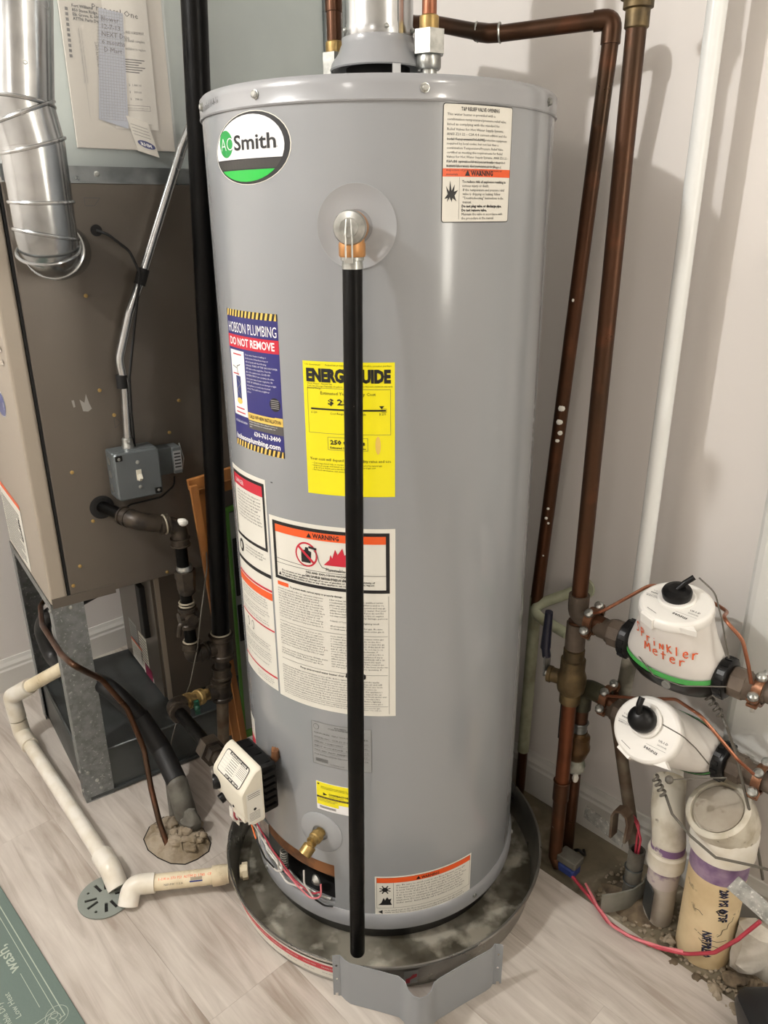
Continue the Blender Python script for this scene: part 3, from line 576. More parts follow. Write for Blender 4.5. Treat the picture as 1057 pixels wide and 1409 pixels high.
# ================================================================ DEFLECTOR
df = [(-0.0977,0.9890,0.1000),(-0.0837,0.9903,0.1000),(-0.0756,0.9816,0.1000),(-0.0663,0.9745,0.1000),(-0.0166,0.9602,0.1000),(0.0197,0.9490,0.1000),(0.0294,0.9395,0.1000),(0.0351,0.9236,0.1000),(0.0433,0.9131,0.1000),(0.0541,0.9092,0.1000),(0.0652,0.9129,0.1000),(0.0744,0.9232,0.1000),(0.0789,0.9364,0.1000),(0.0881,0.9444,0.1000),(0.1359,0.9729,0.1000),(0.1784,0.9967,0.1000),(0.1884,1.0039,0.1000),(0.1933,1.0113,0.1000),(0.2087,1.0097,0.1000)]
df = [Vector((p[0],p[1],.001)) for p in df]
dd = thing('sheet_deflector', 'folded grey sheet metal panel standing on the floor before the pan', 'metal panel', df[9])
b = MB(); mid = df[1:-1]
b.sheet(mid, Z*.1, .0012)
for e0, e1 in ((df[1],df[0]),(df[-2],df[-1])):
    d = (e1-e0).normalized(); W_ = (e1-e0).length; n = d.cross(Z)
    P = lambda x, z: e0+d*x+Z*z
    out = [P(0,0),P(W_*.4,0),P(W_*.4,.008),P(W_*.75,.008),P(W_*.75,.003),P(W_,.003),P(W_,.1),P(0,.1)]
    h1 = [P(W_*.5+.0022*math.cos(a*.785),.075+.003*math.sin(a*.785)) for a in range(8)]; h2 = [P(W_*.5+.0022*math.cos(a*.785),.042+.003*math.sin(a*.785)) for a in range(8)]
    b.plate(out, n*.0012, [h1,h2])
b.build('panel', M['defl'], dd)

# ================================================================ GAS CONTROL VALVE on the heater
gc = hcyl(-50.6,.330,.340); gn = (hcyl(-50.6,1,0)-hcyl(-50.6,0,0)); gt = Vector((math.cos(math.radians(-50.6)), math.sin(math.radians(-50.6)),0))
GK = 1.1
gv = thing('gas_control_valve', 'cream and black gas control valve box on the lower left of the heater', 'gas valve', gc-Z*.06)
def prof(pts, x0, x1, bev=.004):
    c = Vector((sum(p[0] for p in pts)/len(pts), sum(p[1] for p in pts)/len(pts))); rr = []
    for x, s_ in ((x0,.93),(x0+bev*.5,.985),(x0+bev,1),(x1-bev,1),(x1-bev*.5,.985),(x1,.93)): rr.append([gc+gt*x+gn*(c.x+(p[0]-c.x)*s_)+Z*(c.y+(p[1]-c.y)*s_) for p in pts])
    return rr
def rnd(pts, r=.005, k=3):
    o = []; n = len(pts)
    for i in range(n):
        a = Vector(pts[i-1]); p = Vector(pts[i]); c = Vector(pts[(i+1) % n]); q0 = p+(a-p).normalized()*r; q1 = p+(c-p).normalized()*r
        for t in range(k+1): t /= k; o.append(tuple(q0*(1-t)**2+p*2*t*(1-t)+q1*t*t))
    return o
gcov = MB().rings(prof(rnd([(-.004,-.061),(.024,-.061),(.040,-.034),(.042,.018),(.010,.056),(-.004,.060)],.006),-.056,.052),smooth=True).build('cover', M['cream'], gv)
MB().rings(prof(rnd([(-.036,-.054),(-.004,-.054),(-.004,.055),(-.036,.050)],.004),-.049,.047),smooth=True).build('body', M['black'], gv)
b = MB()
for i in range(6): b.box(gc+gn*-.018+gt*.049+Z*(-.04+.015*i), gt*.004, gn*.012, Z*.0045)
for x in (-.03,0,.03): b.box(gc+gn*-.018+gt*x+Z*.05, gt*.010, gn*.010, Z*.004)
b.build('cooling_ribs', M['black'], gv)
lp0 = Vector((.042,.018)); lp1 = Vector((.010,.056)); dv_ = gn*(lp1.x-lp0.x)+Z*(lp1.y-lp0.y); ll = dv_.length; o = gc+gn*lp0.x+Z*lp0.y
st = Sticker(on_plane(o-gt*.042+dv_.normalized()*.003+gt.cross(dv_).normalized()*.0004, gt, dv_)); W_, H_ = .082, ll-.006
st.poly(rounded(W_,H_,.007),'ink',.0004); st.poly([(x+.0016,y+.0016) for x, y in rounded(W_-.0032,H_-.0032,.006)],'label',.0006); st.rect(.014,H_-.0062,.074,H_-.0012,'ink',.0008); st.text('STATUS LIGHT CODE',.017,H_-.0052,.0045,'label',width=.054,h=.001,bold=.0002)
st.rect(.030,.001,.076,.0062,'ink',.0008); st.text('PILOT   HOT   VERY HOT',.032,.002,.004,'label',width=.042,h=.001,bold=.0002); st.line((.022,.007),(.022,H_-.007),.0004,'inkg'); st.line((.052,.007),(.052,H_-.007),.0004,'inkg')
for i in range(5): st.rect(.003,.010+i*.0058,.021,.0103+i*.0058,'inklg',.0008)
for i in range(7): st.rect(.024,.0095+i*.0042,.049,.0105+i*.0042,'inkg',.0008); st.rect(.055,.017+i*.003,.079,.0177+i*.003,'inkg',.0008)
st.build('instruction_plate', gcov, 'white instruction plate with black edge')
st = Sticker(on_plane(gc+gt*.0502+gn*-.001-Z*.052, gn, Z)); st.fn = on_plane(gc+gt*.0525+gn*.033-Z*.052, -gn, Z); st.rect(0,0,.032,.068,'label',.0003); 
for i in range(3): st.rect(.003,.055+i*.004,.028,.0562+i*.004,'inkg',.0006)
for i in range(6): st.rect(.004,.006+i*.0032,.026,.0068+i*.0032,'inkg',.0006)
st.ell(.016,.0285,.003,.003,'ink',.0006); st.build('side_label', gcov, 'white label on the right end')
b = MB(); kc = gc-gt*.026+gn*.0395-Z*.036+gn*.0; b.lathe(kc+gn*.0, (gn*.8-Z*.3), [(.0085,-.004),(.0095,.002),(.009,.008)], 18); b.build('igniter_button', M['black'], gcov)
b = MB(); b.lathe(gc-gt*.046+gn*.041-Z*.012, (gn-gt*.5), [(.014,-.008),(.015,.002),(.0135,.007)], 20); b.build('knob', M['black'], gcov)
b = MB(); b.sphere(gc+gt*.014+gn*.0385-Z*.030, .0035, 10); b.build('status_lamp', M['black'], gcov)
MB().box(gc-gt*.038-Z*.062+gn*.012, gt*.010, gn*.008, Z*.010, bev=.002).build('wire_socket', M['black'], gv)
MB().box(gc+gn*.020+gt*.004-Z*.062, gt*.022, gn*.007, Z*.010, bev=.002).build('lower_bracket', M['cream'], gv)
# burner door and its wires
bd = thing('burner_manifold', 'burner door, sensor and tangled wires in the opening under the gas valve', 'burner assembly', hcyl(-48,.29,.06))
MB().box(hcyl(-58,.268,.142), (gt*.045+Z*.0), gn*.004, Z*.034, bev=.002).build('manifold_plate', M['galvdark'], bd)
MB().box(hcyl(-63,.276,.150), gt*.018, gn*.003, Z*.018, bev=.001).build('sight_glass_frame', M['zinc'], bd)
b = MB()
for i in range(7): b.torus(hcyl(-47,.274,.108+.006*i), Z+gt*.2, .007, .0014, 14, 5)
b.build('spring_coil', M['zinc'], bd)
b = MB(); b.lathe(hcyl(-30,.262,.112), gn, [(.010,0),(.012,.004),(.009,.008),(.004,.012)], 14); b.build('bolt', M['zinc'], bd)
b = MB(); b.tube([hcyl(-45,.272,.10),hcyl(-36,.276,.095),hcyl(-28,.276,.0905),hcyl(-22,.276,.092)], .0032, .01, 8); b.tube([hcyl(-70,.272,.118),hcyl(-60,.28,.10),hcyl(-48,.278,.094)], .004, .01, 8); b.build('burner_tube', M['zinc'], bd)
wires = [('redwire',[gc-gt*.036-Z*.07+gn*.014, gc-gt*.030-Z*.105+gn*.02, hcyl(-62,.30,.185), hcyl(-50,.292,.150), hcyl(-44,.288,.130), hcyl(-38,.286,.108), hcyl(-30,.284,.094), hcyl(-26,.283,.108)]),
         ('whitewire',[gc-gt*.042-Z*.07+gn*.014, gc-gt*.034-Z*.11+gn*.022, hcyl(-62,.304,.178), hcyl(-52,.296,.150), hcyl(-46,.290,.128), hcyl(-48,.288,.104), hcyl(-42,.29,.092), hcyl(-34,.286,.10)]),
         ('pinkwire',[hcyl(-44,.288,.118),hcyl(-36,.288,.100),hcyl(-30,.289,.088),hcyl(-25,.288,.10),hcyl(-26,.280,.125)]),
         ('whitewire',[hcyl(-70,.285,.13),hcyl(-62,.292,.112),hcyl(-54,.292,.100),hcyl(-48,.29,.098),hcyl(-44,.287,.115),hcyl(-48,.286,.130)]),
         ('orwire',[hcyl(-82,.30,.165),hcyl(-72,.298,.138),hcyl(-64,.296,.120)]), ('black',[hcyl(-92,.30,.21),hcyl(-82,.302,.165)]), ('black',[hcyl(-64,.296,.120),hcyl(-56,.294,.104),hcyl(-50,.29,.10)]),
         ('whitewire',[hcyl(-34,.280,.14),hcyl(-33,.287,.115),hcyl(-29,.287,.092)]), ('black',[hcyl(-28,.288,.090),hcyl(-24,.287,.082),hcyl(-20.5,.284,.084)])]
for k, p in wires: MB().tube(p, .0018, .02, 7).build('wire', M[k], bd)
MB().box(gc-gt*.05-Z*.115+gn*.01, gt*.018, gn*.001, Z*.012).build('wire_tag', M['paper'], bd)

# ================================================================ FURNACE (stands on four steel posts)
fn_ = thing('gas_furnace', 'tall taupe metal furnace cabinet carried on steel posts, on the left', 'furnace', fu(.4,.22,.535))
V1 = .445
MB().box(fu(.396,V1/2,.96), S*.354, F*V1/2, Z*.425, bev=.003).build('cabinet', M['furn'], fn_)
b = MB(); b.box(fu(.018,V1/2,.96), S*.018, F*V1/2, Z*.425, bev=.006); b.build('front_panel', M['furnf'], fn_)
b = MB(); b.box(fu(.0395,V1/2,.96), S*.0025, F*(V1/2-.001), Z*.424); b.build('panel_gap', M['dark'], fn_)
for i in range(9):
    z = 1.055+i*.026; v = .035
    b = MB(); c = fu(-.002,v+.012,z); n = 9
    pr = [[c + (-F)*(.014*math.cos(math.pi*j/n)) + Z*(.008*math.sin(math.pi*j/n)*(1-t)) - S*(.006*math.sin(math.pi*j/n)*t) for j in range(n+1)] for t in (0,.5,1)]
    b.rings(pr, closed=False, caps=(False,False)); b.build('louvre', M['furnf'], fn_)
    MB().add([c + (-F)*(.013*math.cos(math.pi*j/n)) + Z*(.007*math.sin(math.pi*j/n)-.0005) + S*.0005 for j in range(n+1)], [list(range(n+1))]).build('louvre_slot', M['dark'], fn_)
for q in ((-0.5891,1.5834,0.9887),(-0.4526,1.6790,0.9447),(-0.5705,1.5965,0.9329),(-0.4765,1.6623,0.8765),(-0.6320,1.5534,0.7087),(-0.5108,1.6383,0.5454),(-0.6660,1.5296,0.6124),(-0.6824,1.5182,0.5705),(-0.5899,1.5829,1.1785),(-0.6542,1.5378,0.8249)):
    b = MB(); screw(b, q, -F, .0034, .004); b.build('screw', M['brass'], fn_)
st = Sticker(on_plane(fu(.186,0,1.345)-F*.0003, S, Z)); 
for a, c in (((0,0),(.0,.014)),((0,.014),(.030,.014)),((.030,.014),(.018,0)),((.018,0),(0,0))): st.line(a,c,.0012,'inkg',.0003)
for a, c in (((.0,-.44),(.014,-.43)),((.014,-.43),(0,-.415)),((0,-.415),(0,-.44))): st.line(a,c,.0012,'inkg',.0003)
st.poly([(-.06,-.395),(-.064,-.37),(-.055,-.378),(-.05,-.36),(-.046,-.38),(-.042,-.392),(-.05,-.397)],'inklg',.0004); st.poly([(-.078,-.385),(-.080,-.370),(-.075,-.37),(-.074,-.384)],'inklg',.0004); tag(st.build('panel_marks', fn_, 'stamped marks and torn tape residue'), kind='stuff')
st = Sticker(on_plane(fu(-.0003,.0,0), -F, Z))
def ff(v,z): return (-v, z)
st.rect(-.43,.545,-.185,.700,'label',.0003); st.rect(-.43,.700,-.185,.712,'orange',.0003); st.rect(-.185,.545,-.183,.712,'inkg',.0003)
for i in range(20): st.rect(-.42,.552+i*.0066,-.215 if i % 4 else -.26,.5545+i*.0066,'inkg',.0006)
st.poly([(-.24,.66),(-.225,.67),(-.215,.63),(-.205,.62),(-.215,.61),(-.23,.64)],'ink',.0008); st.build('warning_label', fn_, 'white warning label with an orange edge')
st = Sticker(on_plane(fu(-.0003,.0,0), -F, Z)); st.ell(-.165,.955,.052,.030,'lwhite',.0003); st.ell(-.165,.955,.050,.028,'navy',.0012); st.text('?',-.130,.947,.022,'lwhite',h=.002,bold=.0006); st.build('badge', fn_, 'blue oval badge with a white edge')
MB().lathe(fu(.135,.002,.736), -F, [(.026,0),(.026,.004),(.020,.0045),(.020,-.0)], 28, caps=(False,False)).lathe(fu(.135,-.0005,.736), -F, [(.021,0),(.021,.0005)], 28).build('gas_grommet', M['rubber'], fn_)
MB().lathe(fu(.201,.001,1.300), -F, [(.011,0),(.011,.0035)], 16).build('wire_grommet', M['rubber'], fn_)
# plenum over the furnace
pl = thing('duct_plenum', 'large grey green sheet metal duct above the furnace', 'duct', fu(.4,.22,1.386))
MB().box(fu(.405,.23,1.90), S*.345, F*.205, Z*.488, bev=.002).build('duct', M['plenum'], pl)
MB().box(fu(.40,.015,1.40), S*.352, F*.0015, Z*.016).box(fu(.40,.0075,1.3865), S*.352, F*.008, Z*.0015).build('flange', M['galv'], pl)
for u in (.22,.46,.68): b = MB(); screw(b, fu(u,.0135,1.402), -F, .0045, .004); b.build('screw', M['zinc'], pl)
MB().box(fu(.752,.028,1.90), S*.002, F*.012, Z*.488).build('drive_cleat', M['galv'], pl)
# paper pouch on the duct
pp = thing('document_pouch', 'clear plastic pouch of service papers taped to the duct side', 'document pouch', fu(.29,.022,1.45))
ox = fu(.192,.0245,1.452); e1 = (fu(.385,.0245,1.440)-ox); e2 = Z*.30+S*.012
MB().box(fu(.289,.0225,1.598), S*.0965, F*.0022, Z*.15, bev=.0015).build('paper_stack', M['paperd'], pp)
pf = on_plane(fu(.193,.0200,1.448), S, Z)
st = Sticker(pf); st.text('Fort Williams\n850 Stone Ridge Court\nElk Grove, IL 60007\nATTN: Parts Desk',.022,.232,.0068,'ink',h=.0009,bold=.0002); st.text('\u25a0 \u25a0 \u25a0 \u25a0 \u25a0 \u25a0 \u25a0 \u25a0 \u25a0 \u25a0',.012,.15,.007,'inkg',rot=88,h=.0009); st.rect(.030,.052,.0305,.20,'inklg',.0009); st.text('ATTN. PROBATE DEPT.\n186 NORTON STREET\nELGIN, IL',.060,.12,.006,'inkg',rot=90,h=.0009); st.text('Mail service or delivery only to this address\nmust be received within thirty days of notice',.030,.11,.005,'inklg',rot=90,h=.0009)
tag(st.build('envelope_print', pp), kind='stuff'); 
st = Sticker(on_plane(fu(.270,.0192,1.53)-F*0, S, Z)); st.rect(0,-.045,.085,.26,'paper',.0003)
for i, s_ in enumerate(('PROPOSAL AND AGREEMENT','Furnish and install complete','Materials and labor to replace')): st.text(s_,.016,.118-i*.0135,.0065,'ink',width=.058,h=.0006)
for i in range(6): st.rect(.014,.074-i*.0042,.070-(i % 3)*.006,.0757-i*.0042,'inkg',.0006)
for i, s_ in enumerate(('$  1,480.00','$    390.00','$    798.00')): st.text(s_,.034,.030-i*.012,.0055,'ink',h=.0006)
st.border(.010,-.012,.072,-.003,.0006,'inkg'); st.text('Authorized signature to proceed with work',.012,-.009,.0032,'inkg',width=.055); st.rect(.014,-.036,.072,-.0355,'inkg',.0006); st.text('Proposal One',-.02,.150,.014,'ink',width=.085,h=.0006,rot=-4); st.build('proposal_sheet', pp)
st = Sticker(on_plane(fu(.238,.0178,1.487), S*1+Z*-.03, Z+S*.08)); st.poly([(.0,.012),(.052,0),(.056,.0),(.054,.195),(.009,.198)],'card',.0003)
for i in range(36): st.rect(.004,.013+i*.0051,.053,.0136+i*.0051,'inklg',.0004)
for i in range(10): st.line((.004+i*.0053,.012),(.009+i*.0048,.196),.0005,'inklg',.0005)
st.text('Blower\n12-7-13\nNEXT Due\n6 months\n D Mart',.012,.178,.0115,'inkg',h=.0009,line=1.1); st.build('blue_note', pp, 'light blue squared note with handwriting')
st = Sticker(on_plane(fu(.318,.0170,1.440), S*.95+Z*-.25, Z*.95+S*-.25)); st.rect(-.010,.004,.034,.068,'paper',.0003); st.ell(.014,.022,.018,.007,'navy',.0006,24); st.text('RHM',.002,.0185,.009,'lwhite',width=.022,h=.0008,bold=.0003)
for i in range(4): st.rect(-.006,.036+i*.006,.028,.0372+i*.006,'inklg',.0006)
st.build('business_card', pp)
MB().box(fu(.289,.0165,1.600), S*.099, F*.0003, Z*.153).build('plastic_sleeve', M['film'], pp)
# steel posts and rail
ps = thing('furnace_stand', 'galvanised steel angle posts and rail holding up the furnace', 'stand', fu(.36,.22,0))
for (u, v, su, sv) in ((0,0,1,1),(0,V1,1,-1),(.75,V1,-1,-1),(.75,.0,-1,1)):
    w0 = .066 if (u, v) == (0,0) else .05
    b = MB(); b.box(fu(u+su*w0/2,v,.266), S*w0/2, F*.0012, Z*.266); b.box(fu(u,v+sv*.018,.266), S*.0012, F*.018, Z*.266); b.build('post', M['spangle'], ps)
b = MB(); b.box(fu(-.001,V1/2,.527), S*.001, F*V1/2, Z*.010); b.box(fu(.012,V1/2,.534), S*.013, F*V1/2, Z*.001); b.build('front_rail', M['galv'], ps)
b = MB(); b.box(fu(.07,-.0018,.540), S*.068, F*.0012, Z*.011); b.build('side_clip', M['furn'], ps)
for q in (fu(.038,-.001,.522),fu(.03,-.001,.055),fu(.036,-.001,.03),fu(.012,-.001,.085)): b = MB(); screw(b, q, -F, .0038, .004); b.build('screw', M['zinc'], ps)
for q in (fu(-.002,.010,.52),fu(-.001,.014,.085),fu(-.001,.012,.03)): b = MB(); screw(b, q, -S, .0038, .004); b.build('screw', M['zinc'], ps)
# supply plenum box on the floor
bx = thing('floor_duct_box', 'low dark grey sheet metal duct box on the floor inside the posts', 'duct box', fu(.36,.22,.001))
MB().box(fu(.372,.225,.062), S*.366, F*.220, Z*.060, bev=.003).build('box', M['galvdark'], bx)
b = MB()
for p, q in ((fu(.010,.006,.1235),fu(.735,.006,.1235)),(fu(.010,.006,.1235),fu(.010,.444,.1235)),(fu(.05,.035,.123),fu(.05,.41,.123))): b.tube([p,q], .003, n=8)
b.build('rolled_edge', M['galvdark'], bx)
MB().box(fu(.16,.004,.008), S*.15, F*.006, Z*.004).build('base_flange', M['galvdark'], bx)
# coil cabinet
cc = thing('coil_cabinet', 'brown grey coil cabinet with data labels, on the floor duct box', 'coil cabinet', fu(.5,.28,.1275))
MB().box(fu(.494,.280,.326), S*.234, F*.165, Z*.2, bev=.002).build('cabinet', M['furn'], cc)
MB().box(fu(.2575,.28,.326), S*.003, F*.155, Z*.196, bev=.001).build('front_panel', M['furn'], cc)
b = MB(); b.box(fu(.266,.114,.326), S*.006, F*.0015, Z*.2); b.build('corner_trim', M['furnf'], cc)
st = Sticker(on_plane(fu(.2542,.395,0), -F, Z)); 
st.rect(.02,.205,.085,.262,'silver',.0004); st.rect(.10,.145,.165,.255,'label',.0004); st.rect(.02,.135,.115,.200,'label',.0004); st.rect(.02,.193,.115,.200,'orange',.0006); st.rect(.125,.13,.185,.165,'iron',.0006); st.rect(.115,.13,.19,.145,'label',.0004)
for i in range(9): st.rect(.104,.165+i*.0095,.160,.168+i*.0095,'inkg',.0006); st.rect(.024,.14+i*.0055,.110,.1415+i*.0055,'inkg',.0006)
for i in range(6): st.rect(.026,.212+i*.0075,.080,.214+i*.0075,'inkg',.0006)
st.build('data_labels', cc, 'white data labels with orange and maroon blocks')
# refrigerant and drain lines under the furnace
ls = thing('refrigerant_line', 'thick black foam insulated refrigerant line curving down behind the near post', 'pipe', (-0.5214,1.4869,0.0000))
pth = [fu(.27,.30,.44), (-0.8806,1.7650,0.3572), (-0.8990,1.7738,0.3137), (-0.8822,1.7673,0.2362), (-0.7995,1.6840,0.2442), (-0.6373,1.5131,0.3136), (-0.5847,1.5255,0.2243), (-0.5357,1.5128,0.1400), (-0.4867,1.4455,0.1000), (-0.4889,1.4529,0.0300)]
b = MB(); b.tube(pth[:8], .021, .05, 16); b.build('foam_sleeve', M['foam'], ls); MB().tube([pth[6],pth[7],pth[8]], .0235, .03, 14).build('tape_wrap', M['rubber'], ls)
MB().tube([Vector(pth[7])*.35+Vector(pth[8])*.65,pth[8],(-0.4635,1.4181,0.0120)], [.021,.022,.023,.024,.025,.026], .01, 12).build('cement_sleeve', M['tape'], ls)
MB().cyl(fu(.25,.30,.43), fu(.262,.30,.43), .028).build('port_collar', M['rubber'], ls)
MB().box(fu(.248,.20,.36), S*.008, F*.018, Z*.075, bev=.003).build('seal_pad', M['rubber'], ls)
cl = MB().tube([fu(.25,.33,.50), (-0.9022,1.7959,0.3834), (-0.8255,1.6339,0.4090), (-0.6912,1.4247,0.4550), (-0.6281,1.3347,0.4843), (-0.6359,1.4774,0.3566), (-0.5952,1.4937,0.2673), (-0.5628,1.4748,0.1700), (-0.5391,1.4218,0.1000), (-0.5132,1.3730,0.0500), (-0.4870,1.3360,0.0060)], .0065, .04, 10)
solo('copper_line', cl, M['copper'], 'thin bare copper line arching from the near post down into the floor hole', 'pipe')
cs = thing('conduit_stub', 'short cement covered conduit stub standing in the floor hole', 'conduit', (-0.5039,1.4385,0.0000))
MB().tube([(-0.4940,1.4267,0.0000),(-0.5376,1.5537,0.0600)], .013, n=14, caps=(True,False)).build('tube', M['tape'], cs); MB().cyl((-0.5375,1.5536,0.0601),(-0.5369,1.5522,0.0590), .0095).build('mouth', M['dark'], cs)
MB().tube([(-0.4869,1.4173,0.0300),(-0.5167,1.5119,0.0550),(-0.5273,1.5479,0.0580)], .003, n=7).build('clip', M['zinc'], cs)
wv = MB().tube([(-0.5349,1.5512,0.0620),(-0.5272,1.5660,0.1200),(-0.5143,1.5999,0.1700),(-0.4542,1.5314,0.3097),(-0.4325,1.5466,0.3976),(-0.4182,1.5445,0.4745),(-0.4038,1.5911,0.5797),(-0.4064,1.6137,0.6420)], .0016, .02, 6)
solo('thermostat_cable', wv, M['greyw'], 'thin grey cable rising from the conduit stub past the gas pipes', 'cable')
# hole in the laminate with crumbled mortar
hol = [(-0.5519,1.4084,0.0004),(-0.5544,1.3704,0.0004),(-0.5352,1.3379,0.0004),(-0.5061,1.3147,0.0004),(-0.4729,1.2980,0.0004),(-0.4405,1.2956,0.0004),(-0.4167,1.3097,0.0004),(-0.3958,1.3324,0.0004),(-0.3962,1.3580,0.0004),(-0.4240,1.4026,0.0004),(-0.4608,1.4306,0.0004),(-0.5267,1.4406,0.0004)]
hm = thing('mortar_patch', 'broken mortar filling an irregular hole in the laminate floor', 'mortar', (-0.4722,1.3591,0.0000))
MB().plate(hol, Z*.0008).build('hole_edge', M['dark'], hm)
c = Vector((-0.4727,1.3678,0.0000)); rr = random.Random(3); rings_ = []
for t, h in ((1,.0014),(.9,.008),(.7,.014),(.45,.020),(.2,.024)): rings_.append([Vector((c.x+(p[0]-c.x)*t*.97+rr.uniform(-1,1)*.004*(t<1), c.y+(p[1]-c.y)*t*.97+rr.uniform(-1,1)*.004*(t<1), h+rr.uniform(-1,1)*.005*(t<.95))) for p in [tuple(Vector(hol[i])*(1-f)+Vector(hol[(i+1)%12])*f) for i in range(12) for f in (0,.33,.66)]])
MB().rings(rings_).build('mortar_bed', M['rubble'], hm)
def stone(c, r, k, sc=None):
    b = MB(); b.sphere(c, r, 14, sc or (rr.uniform(.8,1.3),rr.uniform(.7,1.2),rr.uniform(.5,.8))); ph = [rr.uniform(0,6) for _ in range(6)]; b.v = [v+(v-Vector(c))*(.22*math.sin((v.x-c[0])/r*3.3+ph[0])+.20*math.sin((v.y-c[1])/r*3.1+ph[1])+.16*math.sin((v.z-c[2])/r*4.7+ph[2])+.12*math.sin((v.x+v.z)/r*8+ph[3])+.08*math.sin((v.y-v.z)/r*11+ph[4])) for v in b.v]; return b
for i in range(16):
    a = rr.uniform(0,6.28); q = rr.uniform(.1,.75); p = Vector(hol[int(a/6.284*12)])*q+c*(1-q); stone(Vector((p.x,p.y,.018*(1-q)+.010)), rr.uniform(.007,.016), M).build('lump', M['rubble'], hm)
stone((-0.4494,1.3939,0.0300), .024, M, (1,.8,1.2)).build('lump', M['tape'], hm)

t_ = stone(hcyl(-45.5,.283,.385), .011, M, (.8,.8,1.7)); t_.build('insulation_tuft', M['insul'], wh)
# ================================================================ LEFT: flue elbow, gas piping, switch, drain
fe = thing('flue_elbow', 'galvanised round flue pipe with ribbed elbow entering the furnace side', 'flue pipe', (-0.6045,1.4506,1.2686))
p0 = Vector((-0.5721,1.4427,1.7071)); p1 = Vector((-0.5955,1.4264,1.5020)); p2 = Vector((-0.5873,1.4321,1.4374)); p3 = Vector((-0.5915,1.4414,1.2774)); p4 = Vector((-0.6039,1.5243,1.2567)); p5 = Vector((-0.6150,1.5702,1.2640))
MB().tube([p0,p1-(p1-p0).normalized()*.001], .0535, n=44, caps=(False,False)).build('upper_pipe', M['galvflue'], fe)
MB().tube([p1-(p1-p0).normalized()*.02,p1,p2,p3,p3*.4+p4*.6,p5], [.0525,.0522,.052,.0515,.051,.0505,.05], .035, 44, step=7).build('elbow', M['galvflue'], fe)
for c, d, r in ((p1,p1-p0,.0535),(p1*.75+p2*.25,p2-p0+S*.12,.054),(p2,p3-p2+S*.04,.0535),(p2*.45+p3*.55,p3-p2,.0528),(p2*.12+p3*.88,p3-p2-S*.03,.0530),(p3*1.05-p2*.05,(p3-p2)*.6+(p4-p3)*.5,.0535),(p3*.55+p4*.45,(p3-p2)*.1+(p4-p3),.0515)):
    MB().torus(c, d, r, .0032, 44, 8).build('rib', M['galvflue'], fe)
b = MB(); screw(b, p1-Z*-.05-F*.051+S*.006, -F, .0035, .004); b.build('screw', M['zinc'], fe)

bp = thing('black_gas_riser', 'tall black iron gas pipe standing left of the heater', 'gas pipe', (-0.4109,1.5862,0.0814))
bt = Vector((-0.3220,1.5752,1.7511)); bb = Vector((-0.3893,1.6013,0.4002)); MB().tube([bt,bb], [.0235,.0205], n=24).build('pipe', M['blackpipe'], bp)
def fit(b, c, d, r, h, ring=.0025): # banded pipe fitting
    c = Vector(c); d = Vector(d).normalized(); b.lathe(c-d*h/2, d, [(r*.9,0),(r+ring,0),(r+ring,h*.16),(r,h*.2),(r,h*.8),(r+ring,h*.84),(r+ring,h),(r*.9,h)], 22); return b
uB = .338
t1 = Vector((-0.3900,1.6008,0.3688)); t2 = Vector((-0.3986,1.5948,0.2507)); t3 = Vector((-0.4041,1.5909,0.1755)); bot = Vector((-0.4092,1.5995,0.0665))
b = fit(MB(), t1, Z, .0265, .062); b.cyl(t1, t1-S*.034, .0195); b.build('tee', M['rusty'], bp)
b = MB(); b.cyl(t1-Z*.02, t2, .0175); fit(b, (t1+t2)/2-Z*.012, Z, .021, .03); b.build('nipple', M['rusty'], bp)
b = fit(MB(), t2, Z, .0225, .054); b.cyl(t2, t2-S*.034, .0185); b.build('lower_tee', M['rusty'], bp)
b = MB(); b.cyl(t2-Z*.02, bot, .0145); b.lathe(bot-Z*.004, Z, [(.015,0),(.019,.002),(.019,.018),(.015,.02)], 18); b.build('drip_leg', M['rustpipe'], bp)

gl = thing('furnace_gas_line', 'brown iron gas line from the furnace hole down to the riser with a shutoff', 'gas pipe', (-0.4546,1.5555,0.3633))
g0 = fu(.135,0.006,.736); g1 = Vector((-0.5219,1.5084,0.7256)); g2 = Vector((-0.4490,1.5595,0.6928)); g3 = Vector((-0.4501,1.5587,0.3652)); g4 = t1-S*.034
MB().tube([g0,g0*.25+g1*.75], .0135, n=16).build('pipe', M['blackpipe'], gl)
b = MB(); b.tube([g0*.3+g1*.7,g1,g1*.5+g2*.5], .0195, .03, 18); fit(b, g0*.28+g1*.72, g1-g0, .0185, .022); fit(b, g1*.35+g2*.65, S, .0195, .02); b.build('elbow', M['rusty'], gl)
b = MB(); b.tube([g1*.4+g2*.6,g2,g2-Z*.045], .0185, .022, 18); fit(b, g2-Z*.036, Z, .0195, .018); b.build('elbow', M['rusty'], gl)
MB().sphere(g2+Z*.012+S*.004-F*.012, .0115, 10, (1.2,.8,.8)).build('pipe_dope', M['glue'], gl)
MB().cyl(g2-Z*.03, g3, .0135).build('pipe', M['blackpipe'], gl)
c = Vector((-0.4468,1.5610,0.5581)); b = MB(); b.hexa(c+Z*.012,c+Z*.028,.024); b.hexa(c-Z*.016,c+Z*.012,.0215); b.lathe(c-Z*.03, Z, [(.016,0),(.019,.004),(.019,.016)], 18); b.build('union', M['rusty'], gl)
MB().lathe(c+Z*.028, Z, [(.017,0),(.0185,.004),(.0165,.012)], 18).build('thread_band', M['zinc'], gl)
c = Vector((-0.4500,1.5588,0.4707)); b = fit(MB(), c, Z, .0185, .052); b.cyl(c-F*.028,c+F*.022,.013); b.cyl(c-S*.022,c+S*.024,.014); b.build('shutoff_valve', M['rusty'], gl)
b = MB(); b.tube([c-S*.012-F*.026,c-S*.030-F*.028+Z*.002,c-S*.036-F*.028-Z*.028], .0055, .012, 8); b.build('valve_handle', M['rusty'], gl)
